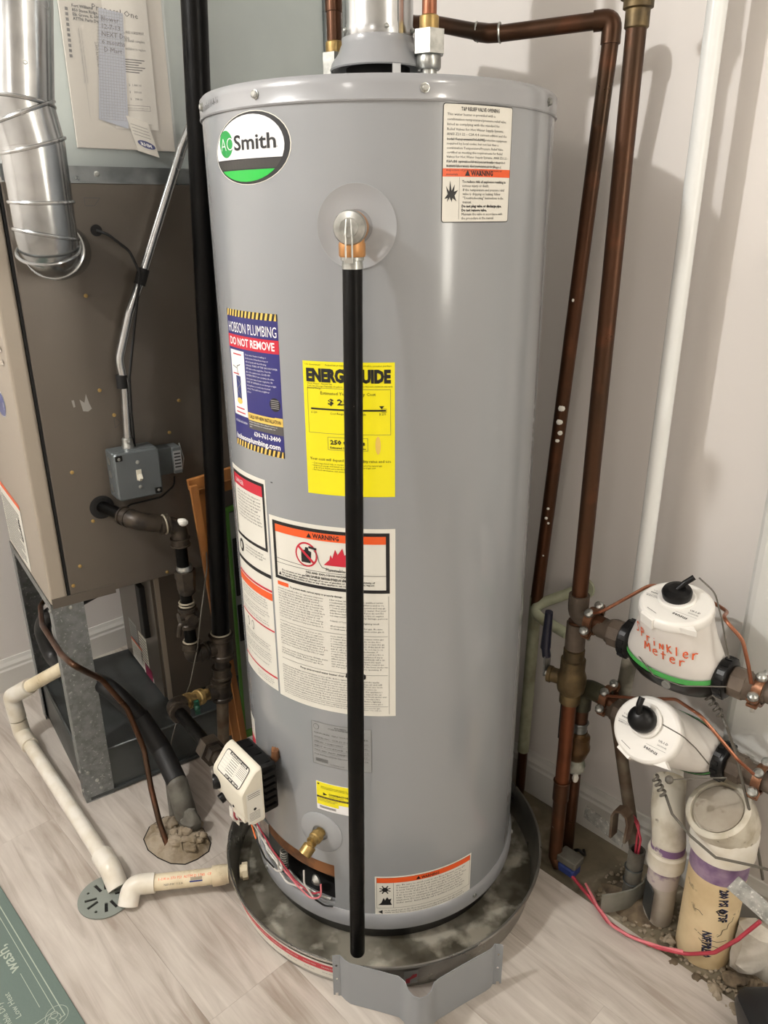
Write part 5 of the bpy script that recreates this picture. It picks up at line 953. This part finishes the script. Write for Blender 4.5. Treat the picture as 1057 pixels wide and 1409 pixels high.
def meter(name, center, up_, label, which):
    X = WD; U_ = Vector(up_).normalized(); Y_ = U_.cross(X).normalized(); c0 = Vector(center)      # X along the pipe, U_ towards the lid, Y_ sideways
    t = thing(name, label, 'water meter', c0-U_*.05)
    def ring(h, ax_, ay_, dx=0, p=2.0, n=48, tilt=0):
        o = []
        for i in range(n):
            a = 2*math.pi*i/n; cx__, sy__ = math.cos(a), math.sin(a); x = abs(cx__)**(2/p)*(1 if cx__ > 0 else -1); y = abs(sy__)**(2/p)*(1 if sy__ > 0 else -1)
            o.append(c0+X*(ax_*x+dx)+Y_*(ay_*y)+U_*(h - tilt*abs(x)**2))
        return o
    body = [ring(-.005,.087,.046,p=2.3,tilt=-.010),ring(.012,.085,.049,p=2.3,tilt=-.004),ring(.035,.078,.051,p=2.2),ring(.06,.069,.053),ring(.085,.062,.055),ring(.105,.0585,.0565),ring(.108,.058,.056)]
    MB().rings(body).build('housing', M['meterw'], t)
    MB().rings([ring(-.016,.0890,.048,p=2.3,tilt=-.014),ring(-.004,.0885,.0505,p=2.3,tilt=-.011),ring(.003,.0872,.0500,p=2.3,tilt=-.009)], caps=(True,False)).build('stripe', M['green'], t)
    MB().rings([ring(-.050,.060,.020,p=2.2),ring(-.044,.071,.036,p=2.3),ring(-.028,.084,.046,p=2.3,tilt=-.008),ring(-.014,.0905,.0500,p=2.3,tilt=-.013),ring(-.010,.0900,.0510,p=2.3,tilt=-.013)]).build('lower_shell', M['black'], t)
    lid = [ring(.104,.0600,.0580),ring(.107,.0608,.0588),ring(.117,.0600,.0580),ring(.1205,.0575,.0555),ring(.1215,.054,.052)]
    MB().rings(lid).build('lid', M['meterlid'], t)
    fdir = (-Y_ if Y_.dot(WN) < 0 else Y_); W2 = fdir
    lipc = c0+U_*.112+fdir*.064+X*.034
    MB().plate([c0+U_*.106+X*.046+fdir*.034,c0+U_*.106+X*.058+fdir*.046,c0+U_*.106+X*.030+fdir*.0500], U_*.0105).build('lid_lip', M['meterlid'], t)
    MB().box(c0+U_*.1105-X*.022+fdir*.0525, (X*.92+fdir*.36).normalized()*.014, (fdir*.92-X*.36).normalized()*.0040, U_*.0095, bev=.001).build('latch', M['meterlid'], t)
    kc_ = c0+U_*.1215-fdir*.010-X*.004 if which == 1 else c0+U_*.1215-X*.006-fdir*.014
    b = MB(); b.lathe(kc_, U_, [(.031,0),(.031,.002),(.028,.004)], 30); b.build('port_ring', M['meterlid'], t)
    if which == 1: b = MB(); b.lathe(kc_, U_, [(.022,0),(.0235,.006),(.0245,.014),(.0225,.018),(.014,.0205)], 30); b.tube([kc_+U_*.018,kc_+U_*.028-fdir*.010+X*.008,kc_+U_*.036-fdir*.022+X*.018], .0048, .006, 10); b.build('cable_cap', M['black'], t)
    else: b = MB(); b.sphere(kc_+U_*.012, .0245, 20, (1,1,.9), (X,Y_,U_)); b.tube([kc_+U_*.028-fdir*.006,kc_+U_*.040-fdir*.022,kc_+U_*.040-fdir*.036], .0055, .008, 10); b.build('cable_cap', M['black'], t)
    # end collars and spuds
    for s_ in (-1,1):
        b = MB(); b.lathe(c0+X*s_*.079, X*s_, [(.024,-.008),(.033,0),(.0352,.003),(.0352,.016),(.032,.019),(.024,.0195)], 28)
        for i in range(14): a = 2*math.pi*i/14; d = Y_*math.cos(a)+U_*math.sin(a); b.box(c0+X*s_*.0885+d*.0352, X*.006, X.cross(d)*.0035, d*.0016)
        b.build('collar', M['black'], t)
        b = MB(); b.lathe(c0+X*s_*.097, X*s_, [(.024,0),(.0265,.004),(.0265,.026)], 8, smooth=False); b.lathe(c0+X*s_*.123, X*s_, [(.0245,0),(.0225,.006),(.0195,.010),(.0195,.024),(.0165,.032)], 20); b.build('meter_nut', M['dirtybr'], t)
    # print on the lid
    fl_ = lambda u, v, h: c0+U_*(.1215+h)+X*u+fdir*(-v)
    st = Sticker(fl_)
    st.text('sensus',.008,-.030,.0095,'inkg',width=.026,rot=-6,h=.0005,bold=.0002); st.text('US-1-D',.028,-.010,.0055,'ink',width=.017,h=.0005,bold=.0001); st.text('30000042',.028,-.017,.0045,'inkg',width=.017,h=.0005)
    st.text('U.S. Gal.',-.045,.008,.0045,'inkg',h=.0005); st.text('Intermediate',-.047,.0025,.0045,'ink',width=.020,h=.0005,bold=.0001); st.text('82831276',-.050,-.008,.0050,'inkg',width=.020,h=.0005); st.line((-.052,-.003),(-.030,-.003),.0004,'inkg',.0005); st.line((.010,-.022),(.046,-.022),.0004,'inkg',.0005)
    st.line((-.032,-.036),(-.012,-.043),.0008,'ink',.0005)
    tag(st.build('lid_print', t), kind='stuff')
    return t, X, U_, Y_, fdir, c0, ring
m1c = wl(.402,.162,.604); m2c = wl(.408,.118,.413)
u1 = (Z*.97+WN*.24); u2 = (Z*math.sin(math.radians(33))+WN*math.cos(math.radians(33))-WD*.13)
t1m, X, U1, Y1, f1, c1_, rg = meter('water_meter', m1c, u1, 'upper water meter with orange handwriting across its grey white housing', 1)
t2m, *_ = meter('water_meter', m2c, u2, 'lower water meter tilted with its round lid facing the room', 2)
# handwriting, projected on the front of the housing: Sprinkler / Meter
prof_ = [(-.005,.046),(.012,.049),(.035,.051),(.06,.053),(.085,.055),(.105,.0565)]
def hw(u, v, h):
    y = next((p[1]+(q[1]-p[1])*(v-p[0])/(q[0]-p[0]) for p, q in zip(prof_, prof_[1:]) if p[0] <= v <= q[0]), .05); axr = .087-(v+.005)*.26
    k_ = max(0.05, 1-(abs(u)/axr)**2.15)**(1/2.15); return c1_+X*u+f1*(y*k_+h+.0008)+U1*v
strokes = {'S':[[(.8,.9),(.4,1),(.1,.8),(.3,.55),(.7,.4),(.6,.1),(.1,.0)]],'P':[[(.2,0),(.1,1),(.6,.9),(.7,.6),(.2,.5)]],'r':[[(.2,0),(.2,.7)],[(.2,.45),(.5,.7),(.8,.6)]],'i':[[(.4,0),(.4,.6)],[(.4,.85),(.42,.92)]],'n':[[(.1,0),(.15,.7),(.7,.05),(.75,.75)]],'K':[[(.2,0),(.15,1)],[(.8,.9),(.2,.45),(.9,.0)]],'l':[[(.4,0),(.4,1.05)]],'e':[[(.15,.4),(.8,.45),(.6,.75),(.2,.6),(.15,.2),(.5,0),(.85,.15)]],'M':[[(0,0),(.1,1),(.45,.4),(.8,1),(.95,0)]],'t':[[(.4,.0),(.45,1)],[(.1,.6),(.85,.65)]]}
class HW(Sticker): pass
st = HW(hw)
def write(txt, u, v, w_, h_, dv):
    for i, ch in enumerate(txt):
        for stx in strokes[ch]:
            for a, c in zip(stx, stx[1:]): st.line((u+(i+a[0]*.78)*w_,v+a[1]*h_+dv*i),(u+(i+c[0]*.78)*w_,v+c[1]*h_+dv*i),.0022,'marker',.0004)
write('SPrinKler',-.051,.068,.0124,.0185,-.0022); write('Meter',-.030,.042,.0150,.019,-.0022)
tag(st.build('handwriting', t1m, 'orange marker handwriting'), kind='stuff')
MB().lathe(c1_+f1*.050-U1*.018+X*.010, f1, [(.008,0),(.008,.003),(.006,.004)], 16).build('seal_button', mat('seal_grey', L(128,128,124), .5), t1m)
# clamps
clamp(wl(.238,.162,.610), WD, u1+WN*.5, 'bronze ground clamp left of the upper meter', None)
clamp(wl(.546,.162,.606), WD, Z+WN*.3, 'bronze ground clamp right of the upper meter, cut by the frame edge', None)
clamp(wl(.262,.116,.428), WD, u1+WN*.5, 'bronze ground clamp left of the lower meter', None)
clamp(wl(.560,.118,.412), WD, u1+WN*.5, 'bronze ground clamp right of the lower meter', None)
pr_ = thing('meter_outlet_pipes', 'dull bronze pipe stub leaving the upper meter at the right edge', 'pipe', wl(.60,.162,.58)); pr_.name = 'outlet_pipe'
MB().cyl(wl(.540,.162,.606), wl(.70,.162,.606), .0165).build('pipe', M['dirtybr'], pr_)
pr2 = MB().cyl(wl(.550,.118,.413), wl(.70,.118,.400), .0165); solo('outlet_pipe', pr2, M['dirtybr'], 'dull bronze pipe stub leaving the lower meter at the right edge', 'pipe')
pi1 = MB().cyl(wl(.230,.162,.610), wl(.262,.162,.608), .0165); solo('inlet_pipe', pi1, M['copperspot'], 'short pipe stub between the main riser elbow and the upper meter', 'pipe')
pi2 = MB().cyl(wl(.245,.117,.427), wl(.284,.118,.420), .0165); solo('inlet_pipe', pi2, M['copperspot'], 'short pipe stub between the second riser and the lower meter', 'pipe')
# ground wires and cables
def twist(pts, r, label, name='ground_wire', m='copper2'):
    b = MB(); P = [Vector(p) for p in pts]
    t0 = MB().tube(P, r, .03, 8, step=5); solo(name, t0, M[m], label, 'wire')
twist([wl(.240,.175,.632),wl(.262,.180,.645),wl(.32,.12,.70),wl(.39,.10,.705),wl(.46,.12,.70),(0.5372,1.0789,0.7225),(0.5613,1.0536,0.6975),(0.5719,1.0425,0.6581),(0.5808,1.0404,0.6259)], .0032, 'bright copper ground wire arching behind the upper meter')
twist([wl(.264,.135,.445),(0.4670,1.1960,0.4910),(0.5039,1.1283,0.5359),(0.5269,1.0752,0.5394),(0.5507,1.0502,0.5144),(0.5791,1.0349,0.4825),(0.6090,1.0325,0.4547)], .0030, 'copper ground wire arching over the lower meter')
tw = MB().tube([(0.4847,1.0688,0.7981),(0.5035,1.0490,0.7830),(0.5144,1.0376,0.7454),(0.5384,1.0414,0.6723)], .0013, .03, 6); solo('seal_wire', tw, M['greyw'], 'thin seal wire down the right side of the upper meter', 'wire')
tw = MB().tube([(0.4352,1.1859,0.6092),(0.4507,1.1044,0.5989),(0.4795,1.0597,0.6085),(0.5390,1.0335,0.6241)], .0011, .02, 6); solo('seal_wire', tw, M['greyw'], 'thin seal wire along the black base of the upper meter', 'wire')
tw = MB().tube([(0.4626,1.0702,0.5262),(0.4875,1.0441,0.5225),(0.5109,1.0412,0.4999),(0.5449,1.0563,0.4551)], .0011, .02, 6); solo('seal_wire', tw, M['greyw'], 'thin seal wire across the face of the lower meter', 'wire')
tw = MB().tube([(0.4866,1.0595,0.4212),(0.5275,1.0528,0.4295),(0.5763,1.0523,0.4309)], .0011, .02, 6); tw.sphere((0.4841,1.0621,0.4190), .0075, 10, (1,1,1)); solo('seal_wire', tw, M['greyw'], 'thin seal wire with a round tag under the lower meter', 'wire')
def coil(pa, pb, r, turns, label, tail):
    a = Vector(pa); c = Vector(pb); x, y, ax_ = frame(c-a); n = turns*10; b = MB()
    pts = [a+(c-a)*(i/n)+x*r*math.cos(2*math.pi*i/10)+y*r*math.sin(2*math.pi*i/10) for i in range(n+1)]+[Vector(p) for p in tail]
    b.tube(pts, .0026, 0, 6); solo('coiled_cable', b, M['greyw'], label, 'cable')
coil((0.5473,1.1118,0.5572), (0.5733,1.0990,0.5219), .0055, 4, 'dark coiled cable hanging under the upper meter', [(0.5761,1.0815,0.5125),(0.5957,1.0755,0.4648),(0.6265,1.0577,0.3639),(0.6515,1.0604,0.2968),(0.6805,1.0590,0.1972)])
coil((0.4836,1.1206,0.3776), (0.4990,1.1045,0.3460), .0055, 4, 'coiled cable hanging under the lower meter', [(0.5029,1.0714,0.3367),(0.5209,1.0307,0.3266),(0.5556,1.0016,0.3072),(0.6147,0.9830,0.3065),(0.6602,0.9933,0.2827)])
# white leaning pipe, dirty lower length and rusty conduit
wp_ = thing('white_wall_pipe', 'long glossy white painted pipe standing at the wall behind the meters', 'pipe', wl(.28,.07,.5))
MB().tube([(0.4854,1.2927,1.6606),(0.4812,1.2970,0.6950),(0.4824,1.3030,0.5519)], .0145, n=22).build('upper_length', M['whitepaint'], wp_)
MB().tube([(0.4824,1.3030,0.5519),(0.4770,1.3160,0.3661)], .0150, n=20).build('stained_length', M['dirtywhite'], wp_)
b = MB(); b.tube([(0.4727,1.3205,0.3629),(0.4974,1.2874,0.2194),(0.5177,1.2443,0.0928)], .0125, n=18); solo('rusty_conduit', b, M['rustpipe'], 'rusty brown conduit running from behind the lower meter to the strap', 'conduit')
b = MB(); e = Vector((0.4818,1.2240,0.1753)); pth = [e-WD*.016-Z*.034,e-WD*.018+Z*.020,e-WD*.013+Z*.034,e+Z*.041,e+WD*.012+Z*.034,e+WD*.016+Z*.020,e+WD*.014-Z*.028]
rs_ = [[p-WN*.012,p+WN*.012] for p in pth]
b.sheet([Vector(p) for p in pth], WN*.024, .005); solo('pipe_strap', b, M['rustpipe'], 'brown bent strap around the rusty conduit', 'strap')
cs2 = thing('short_conduit', 'short open grey conduit stub holding red wires by the sewer pipes', 'conduit', wl(.35,.16,0))
cb_ = Vector((0.5019,1.1991,0.0000)); ct_ = Vector((0.5072,1.2191,0.1176)); ct_.x = cb_.x+.004; ct_.y = cb_.y+.004; ct_.z = .125
b = MB(); b.lathe(cb_-Z*.006, ct_-cb_, [(.0165,0),(.0165,.131),(.0125,.131),(.0125,.10)], 20, caps=(True,False)); b.build('tube', M['tape'], cs2); MB().lathe(ct_-Z*.02, Z, [(.0124,0),(.0124,.001)], 16).build('mouth', M['dark'], cs2)
for i, zz in enumerate((.05,.085)): MB().torus(cb_+Z*zz, Z, .0168, .0016, 18, 5).build('tape_band', M['galvdark'], cs2)
rw = MB(); 
for k_ in (-1,1): rw.tube([ct_-Z*.01+WD*.003*k_,ct_+Z*.03+WD*.004*k_,ct_+Z*.06-WD*.004+WN*.004*k_,(0.4978,1.2506,0.1824)], .0024, .02, 7)
solo('red_wire_pair', rw, M['redwire'], 'pair of red wires coming out of the short grey conduit', 'wire')
rt_ = MB().tube([(0.3799,1.2905,0.0060),(0.4027,1.2335,0.0060),(0.4251,1.1835,0.0060),(0.4391,1.1373,0.0070),(0.4675,1.1063,0.0080),(0.5164,1.0721,0.0140),(0.5642,1.0534,0.0193),(0.5941,1.0163,0.0683),(0.6177,0.9944,0.1265),(0.6426,0.9827,0.1828)], .0036, .03, 10)
solo('red_tube', rt_, M['redwire'], 'long red plastic tube lying along the laminate edge round the sewer pipe', 'tube')
rt2 = MB().tube([(0.4172,1.2258,0.0120),(0.4266,1.1692,0.0140),(0.4430,1.1220,0.0130),(0.4770,1.0930,0.0140),(0.5252,1.0704,0.0160),(0.5582,1.0568,0.0227)], .0028, .03, 8); solo('pink_wire', rt2, M['pinkwire'], 'pink wire lying beside the red tube', 'wire')
M['stripm'] = mat('spangled_strip', L(176,176,170), .4, .35, col2=L(140,141,136), scale=60, col3=L(212,212,206), s3=160, lo3=.58, hi3=.66)
# flat metal strips
def strip(pts, th, label, m='galv', name='metal_strip'):
    P = [Vector(p) for p in pts]; n_ = (P[1]-P[0]).cross(P[-1]-P[0]).normalized(); solo(name, MB().plate(P, n_*th), M[m], label, 'metal strip')
strip([(0.4339,1.3322,0.1230),(0.4894,1.2305,0.1353),(0.4833,1.2296,0.1056),(0.4306,1.3284,0.0946)], .002, 'thin galvanised strip sticking out left of the brown strap', 'stripm')
b = MB(); b.sheet([(0.4311,1.1606,0.0040),(0.4599,1.1638,0.0040),(0.4969,1.1740,0.0040),(0.5232,1.1917,0.0040),(0.5361,1.2135,0.0040)], Z*.048+WN*.0, .003); solo('metal_strip', b, mat('dusty_steel', L(140,140,130), .6, .4, col2=L(116,114,104), scale=15), 'dusty curved metal strap standing around the short conduit', 'metal strip')
strip([(0.6043,1.0084,0.2578),(0.6447,0.9371,0.2512),(0.6397,0.9278,0.2203),(0.5892,1.0098,0.2301)], .003, 'wide galvanised strip at the right edge beside the sewer pipe', 'stripm')
# sewer pipes
sw = thing('sewer_cleanout', 'large cream sewer pipe with round plugged cleanout facing the room', 'sewer pipe', wl(.53,.125,0))
c0_ = wl(.522,.124,0); r4 = .0505; b = MB(); b.lathe(c0_-Z*.01, Z, [(r4,0),(r4,.255)], 40); b.build('pipe', M['sewer'], sw)
MB().lathe(c0_+Z*.195, Z, [(r4+.0004,0),(r4+.0004,.06)], 40, caps=(False,False)).build('primer_band', M['purple'], sw)
MB().lathe(c0_+Z*.240, Z, [(r4+.001,0),(r4+.007,.001),(r4+.007,.045),(r4+.004,.052)], 40).build('hub', M['pvc'], sw)
pd = (WN*.50-WD*.30+Z*.80).normalized(); pcen = c0_+Z*.300+pd*.026
b = MB(); b.sphere(c0_+Z*.285, r4+.0055, 28, (1,1,.95)); b.lathe(pcen-pd*.045, pd, [(r4+.002,0),(r4+.002,.02),(r4+.007,.024),(r4+.008,.060),(r4+.004,.063),(r4-.002,.063),(r4-.004,.056)], 40, caps=(True,True)); b.build('elbow', M['dirtypvc'], sw)
MB().lathe(pcen+pd*.0115, pd, [(r4-.006,0),(r4-.006,.003),(r4-.009,.005)], 36).build('plug', mat('dusty_plug', L(180,172,158), .75, col2=L(160,150,134), scale=14, bump=.4, col3=L(110,98,82), s3=22, lo3=.6, hi3=.68), sw)
vd = (WN*.92-WD*.38).normalized()
def on_vert(c, r, dirv):
    a0 = math.atan2(dirv.y, dirv.x); return lambda u, v, h: Vector((c.x+(r+h)*math.cos(a0+u/r), c.y+(r+h)*math.sin(a0+u/r), v))
f_ = on_vert(c0_, r4, Vector((-.30,-.95,0))); st = Sticker(f_); st.text('280 PSI @73F',-.001,.188,.021,'ink',rot=-84,h=.0006,bold=.0005,width=.078); st.text('280 PSI @73F',.0,.1875,.021,'bluec',rot=-84,h=.0004,bold=.001,width=.078)
st.text('NSF/PRE20',-.016,.082,.021,'ink',rot=-84,h=.0006,bold=.0005,width=.062); st.text('NSF/PRE20',-.015,.0815,.021,'bluec',rot=-84,h=.0004,bold=.001,width=.062)
tag(st.build('pipe_print', sw, 'blue black lettering down the pipe'), kind='stuff')
for pts in ([(.010,.075),(.016,.080),(.018,.092),(.026,.094),(.027,.106),(.034,.110),(.036,.120)],[(-.030,.075),(-.018,.070),(-.004,.066),(.012,.062),(.030,.064)],[(-.036,.120),(-.028,.122),(-.020,.116)],[(.020,.045),(.010,.05),(-.01,.052),(-.02,.060)]):
    st = Sticker(f_); 
    for a, c in zip(pts, pts[1:]): st.line(a,c,.0013,'dgrey',.0003)
    st.build('crack_stain', sw)
s2 = thing('sewer_bend', 'smaller dirty white sewer pipe with purple primer, bending to the wall', 'sewer pipe', wl(.43,.13,0))
c2_ = wl(.425,.122,0); r2_ = .0295
MB().lathe(c2_-Z*.01, Z, [(r2_,0),(r2_,.15)], 30).build('pipe', mat('grey_sewer', L(178,170,158), .5, col2=L(140,132,120), scale=9), s2)
MB().lathe(c2_+Z*.085, Z, [(r2_+.0005,0),(r2_+.0005,.05)], 30, caps=(False,False)).build('primer_band', mat('primer_stain', L(186,176,170), .5, col2=L(122,96,128), scale=16, lo=.5, hi=.56), s2)
MB().lathe(c2_+Z*.128, Z, [(r2_+.001,0),(r2_+.0065,.001),(r2_+.0065,.034),(r2_+.003,.038)], 32).build('hub', M['pvc'], s2)
b = MB(); b.tube([c2_+Z*.155,c2_+Z*.192,c2_+Z*.235-WD*.020-WN*.02,c2_+Z*.262-WD*.045-WN*.072], .0315, .045, 28); b.build('bend', M['dirtypvc'], s2)
MB().tube([c2_+Z*.170,c2_+Z*.186], .0319, n=28, caps=(False,False)).build('primer_smear', mat('primer_smear', L(206,200,184), .5, col2=L(118,88,128), scale=30, lo=.46, hi=.52), s2)
MB().box(c2_+Vector((-.0285,-.012,.05)), Vector((.0012,0,0)), Vector((0,.020,0)), Z*.036).build('foil_tag', M['galvdark'], s2)
ww = MB().lathe(wl(.395,.035,.30)-Z*.13, Z*1.0+WD*-.12, [(.016,0),(.016,.19)], 20); solo('wall_pipe', ww, M['pvc'], 'short white pipe at the wall behind the sewer bend', 'pipe')
# big white cylinder at the right edge
bk = thing('wall_enclosure', 'smooth white wall box at the right edge behind the upper meter', 'wall box', wl(.60,.03,.385))
MB().box(wl(.655,.027,.86), WD*.195, WN*.026, Z*.475, bev=.018).build('cover', M['bucket'], bk)
MB().box(wl(.655,.020,.384), WD*.190, WN*.020, Z*.004).build('bottom_flange', M['base'], bk)
# rubble along the bare concrete
rr = random.Random(5)
for i, (x, y, r, k, lb) in enumerate(((895,1296,.016,'rubble','small tan mortar lump by the laminate edge under the short conduit'),(925,1310,.012,'rubbled','small dark mortar lump touching the red tube'),(960,1345,.016,'rubbled','dark mortar lump in front of the big sewer pipe'),(985,1362,.020,'rubble','tan mortar lump right of the laminate edge'),(1012,1352,.022,'rubbled','dark jagged lump between big sewer pipe and plaster mass'),(1005,1384,.016,'rubble','tan lump nearest the black bin'),(1035,1330,.024,'rubbled','dark lump at the foot of the plaster mass'),(880,1262,.011,'rubbled','tiny dark lump between strap and smaller sewer pipe'),(915,1275,.012,'rubble','tiny pale lump at the foot of the smaller sewer pipe'))):
    c = Vector({0:(0.5121,1.0964,0.0000),1:(0.5400,1.0555,0.0000),2:(0.5750,1.0208,0.0000),3:(0.5970,0.9920,0.0000),4:(0.6430,1.0159,0.0000),5:(0.6113,0.9603,0.0000),6:(0.6824,1.0200,0.0000),7:(0.5275,1.1529,0.0000),8:(0.5535,1.1058,0.0000)}[i]); solo('mortar_lump', stone(c+Z*(r*.1-.006), r*.75, M, (1.2,1,.7)), M[k], lb, 'mortar lump')
gb_ = []
b = MB()
for i in range(520):
    l_ = rr.uniform(.30,.74); o_ = rr.uniform(.05,.19); r = rr.uniform(.0015,.0062); c = wl(l_,o_,-.011+r*.4); b.sphere(c, r, 6, (1,rr.uniform(.7,1.2),.7))
o = solo('mortar_gravel', b, M['rubble'], 'loose gravel of mortar crumbs on the bare concrete strip', 'gravel'); o['kind'] = 'stuff'
for a_, c_, w_ in ((.38,.15,.07),(.62,.12,.10)):
    rs2 = []
    for t, h in ((1,-.0115),(.75,.002),(.4,.010),(.15,.013)): rs2.append([wl(a_+w_*t*math.cos(i*.349)*(1+.15*math.sin(3*i)), c_-.02+.045*t*math.sin(i*.349), h+rr.uniform(-.003,.003)*(t<1)) for i in range(18)])
    solo('mortar_ridge', MB().rings(rs2), M['rubbled'], 'low dark mortar ridge around the short conduit' if a_ < .5 else 'low mortar ridge right of the big sewer pipe', 'mortar')
b = stone(Vector((0.7026,1.0470,0.0500)), .055, M, (1,.8,1.2)); solo('plaster_mass', b, mat('white_plaster', L(196,190,178), .85, col2=L(160,152,138), scale=14, bump=.8, bscale=60), 'pale plaster mass at the right edge above the black bin', 'plaster')
bn = thing('black_bin', 'glossy black bin corner poking in at the bottom right', 'bin', (0.6618,0.8931,0.0000))
bc = Vector((0.6902,0.8664,0.0000)); b = MB(); rs3 = []
for h, s_ in ((.0,.075),(.004,.082),(.045,.090),(.062,.088),(.067,.080),(.069,.06)): rs3.append([Vector((bc.x+x-s_,bc.y+y-s_,h)) for x, y in rounded(2*s_,2*s_,.025)])
b.rings(rs3); b.build('body', M['bin_'], bn)
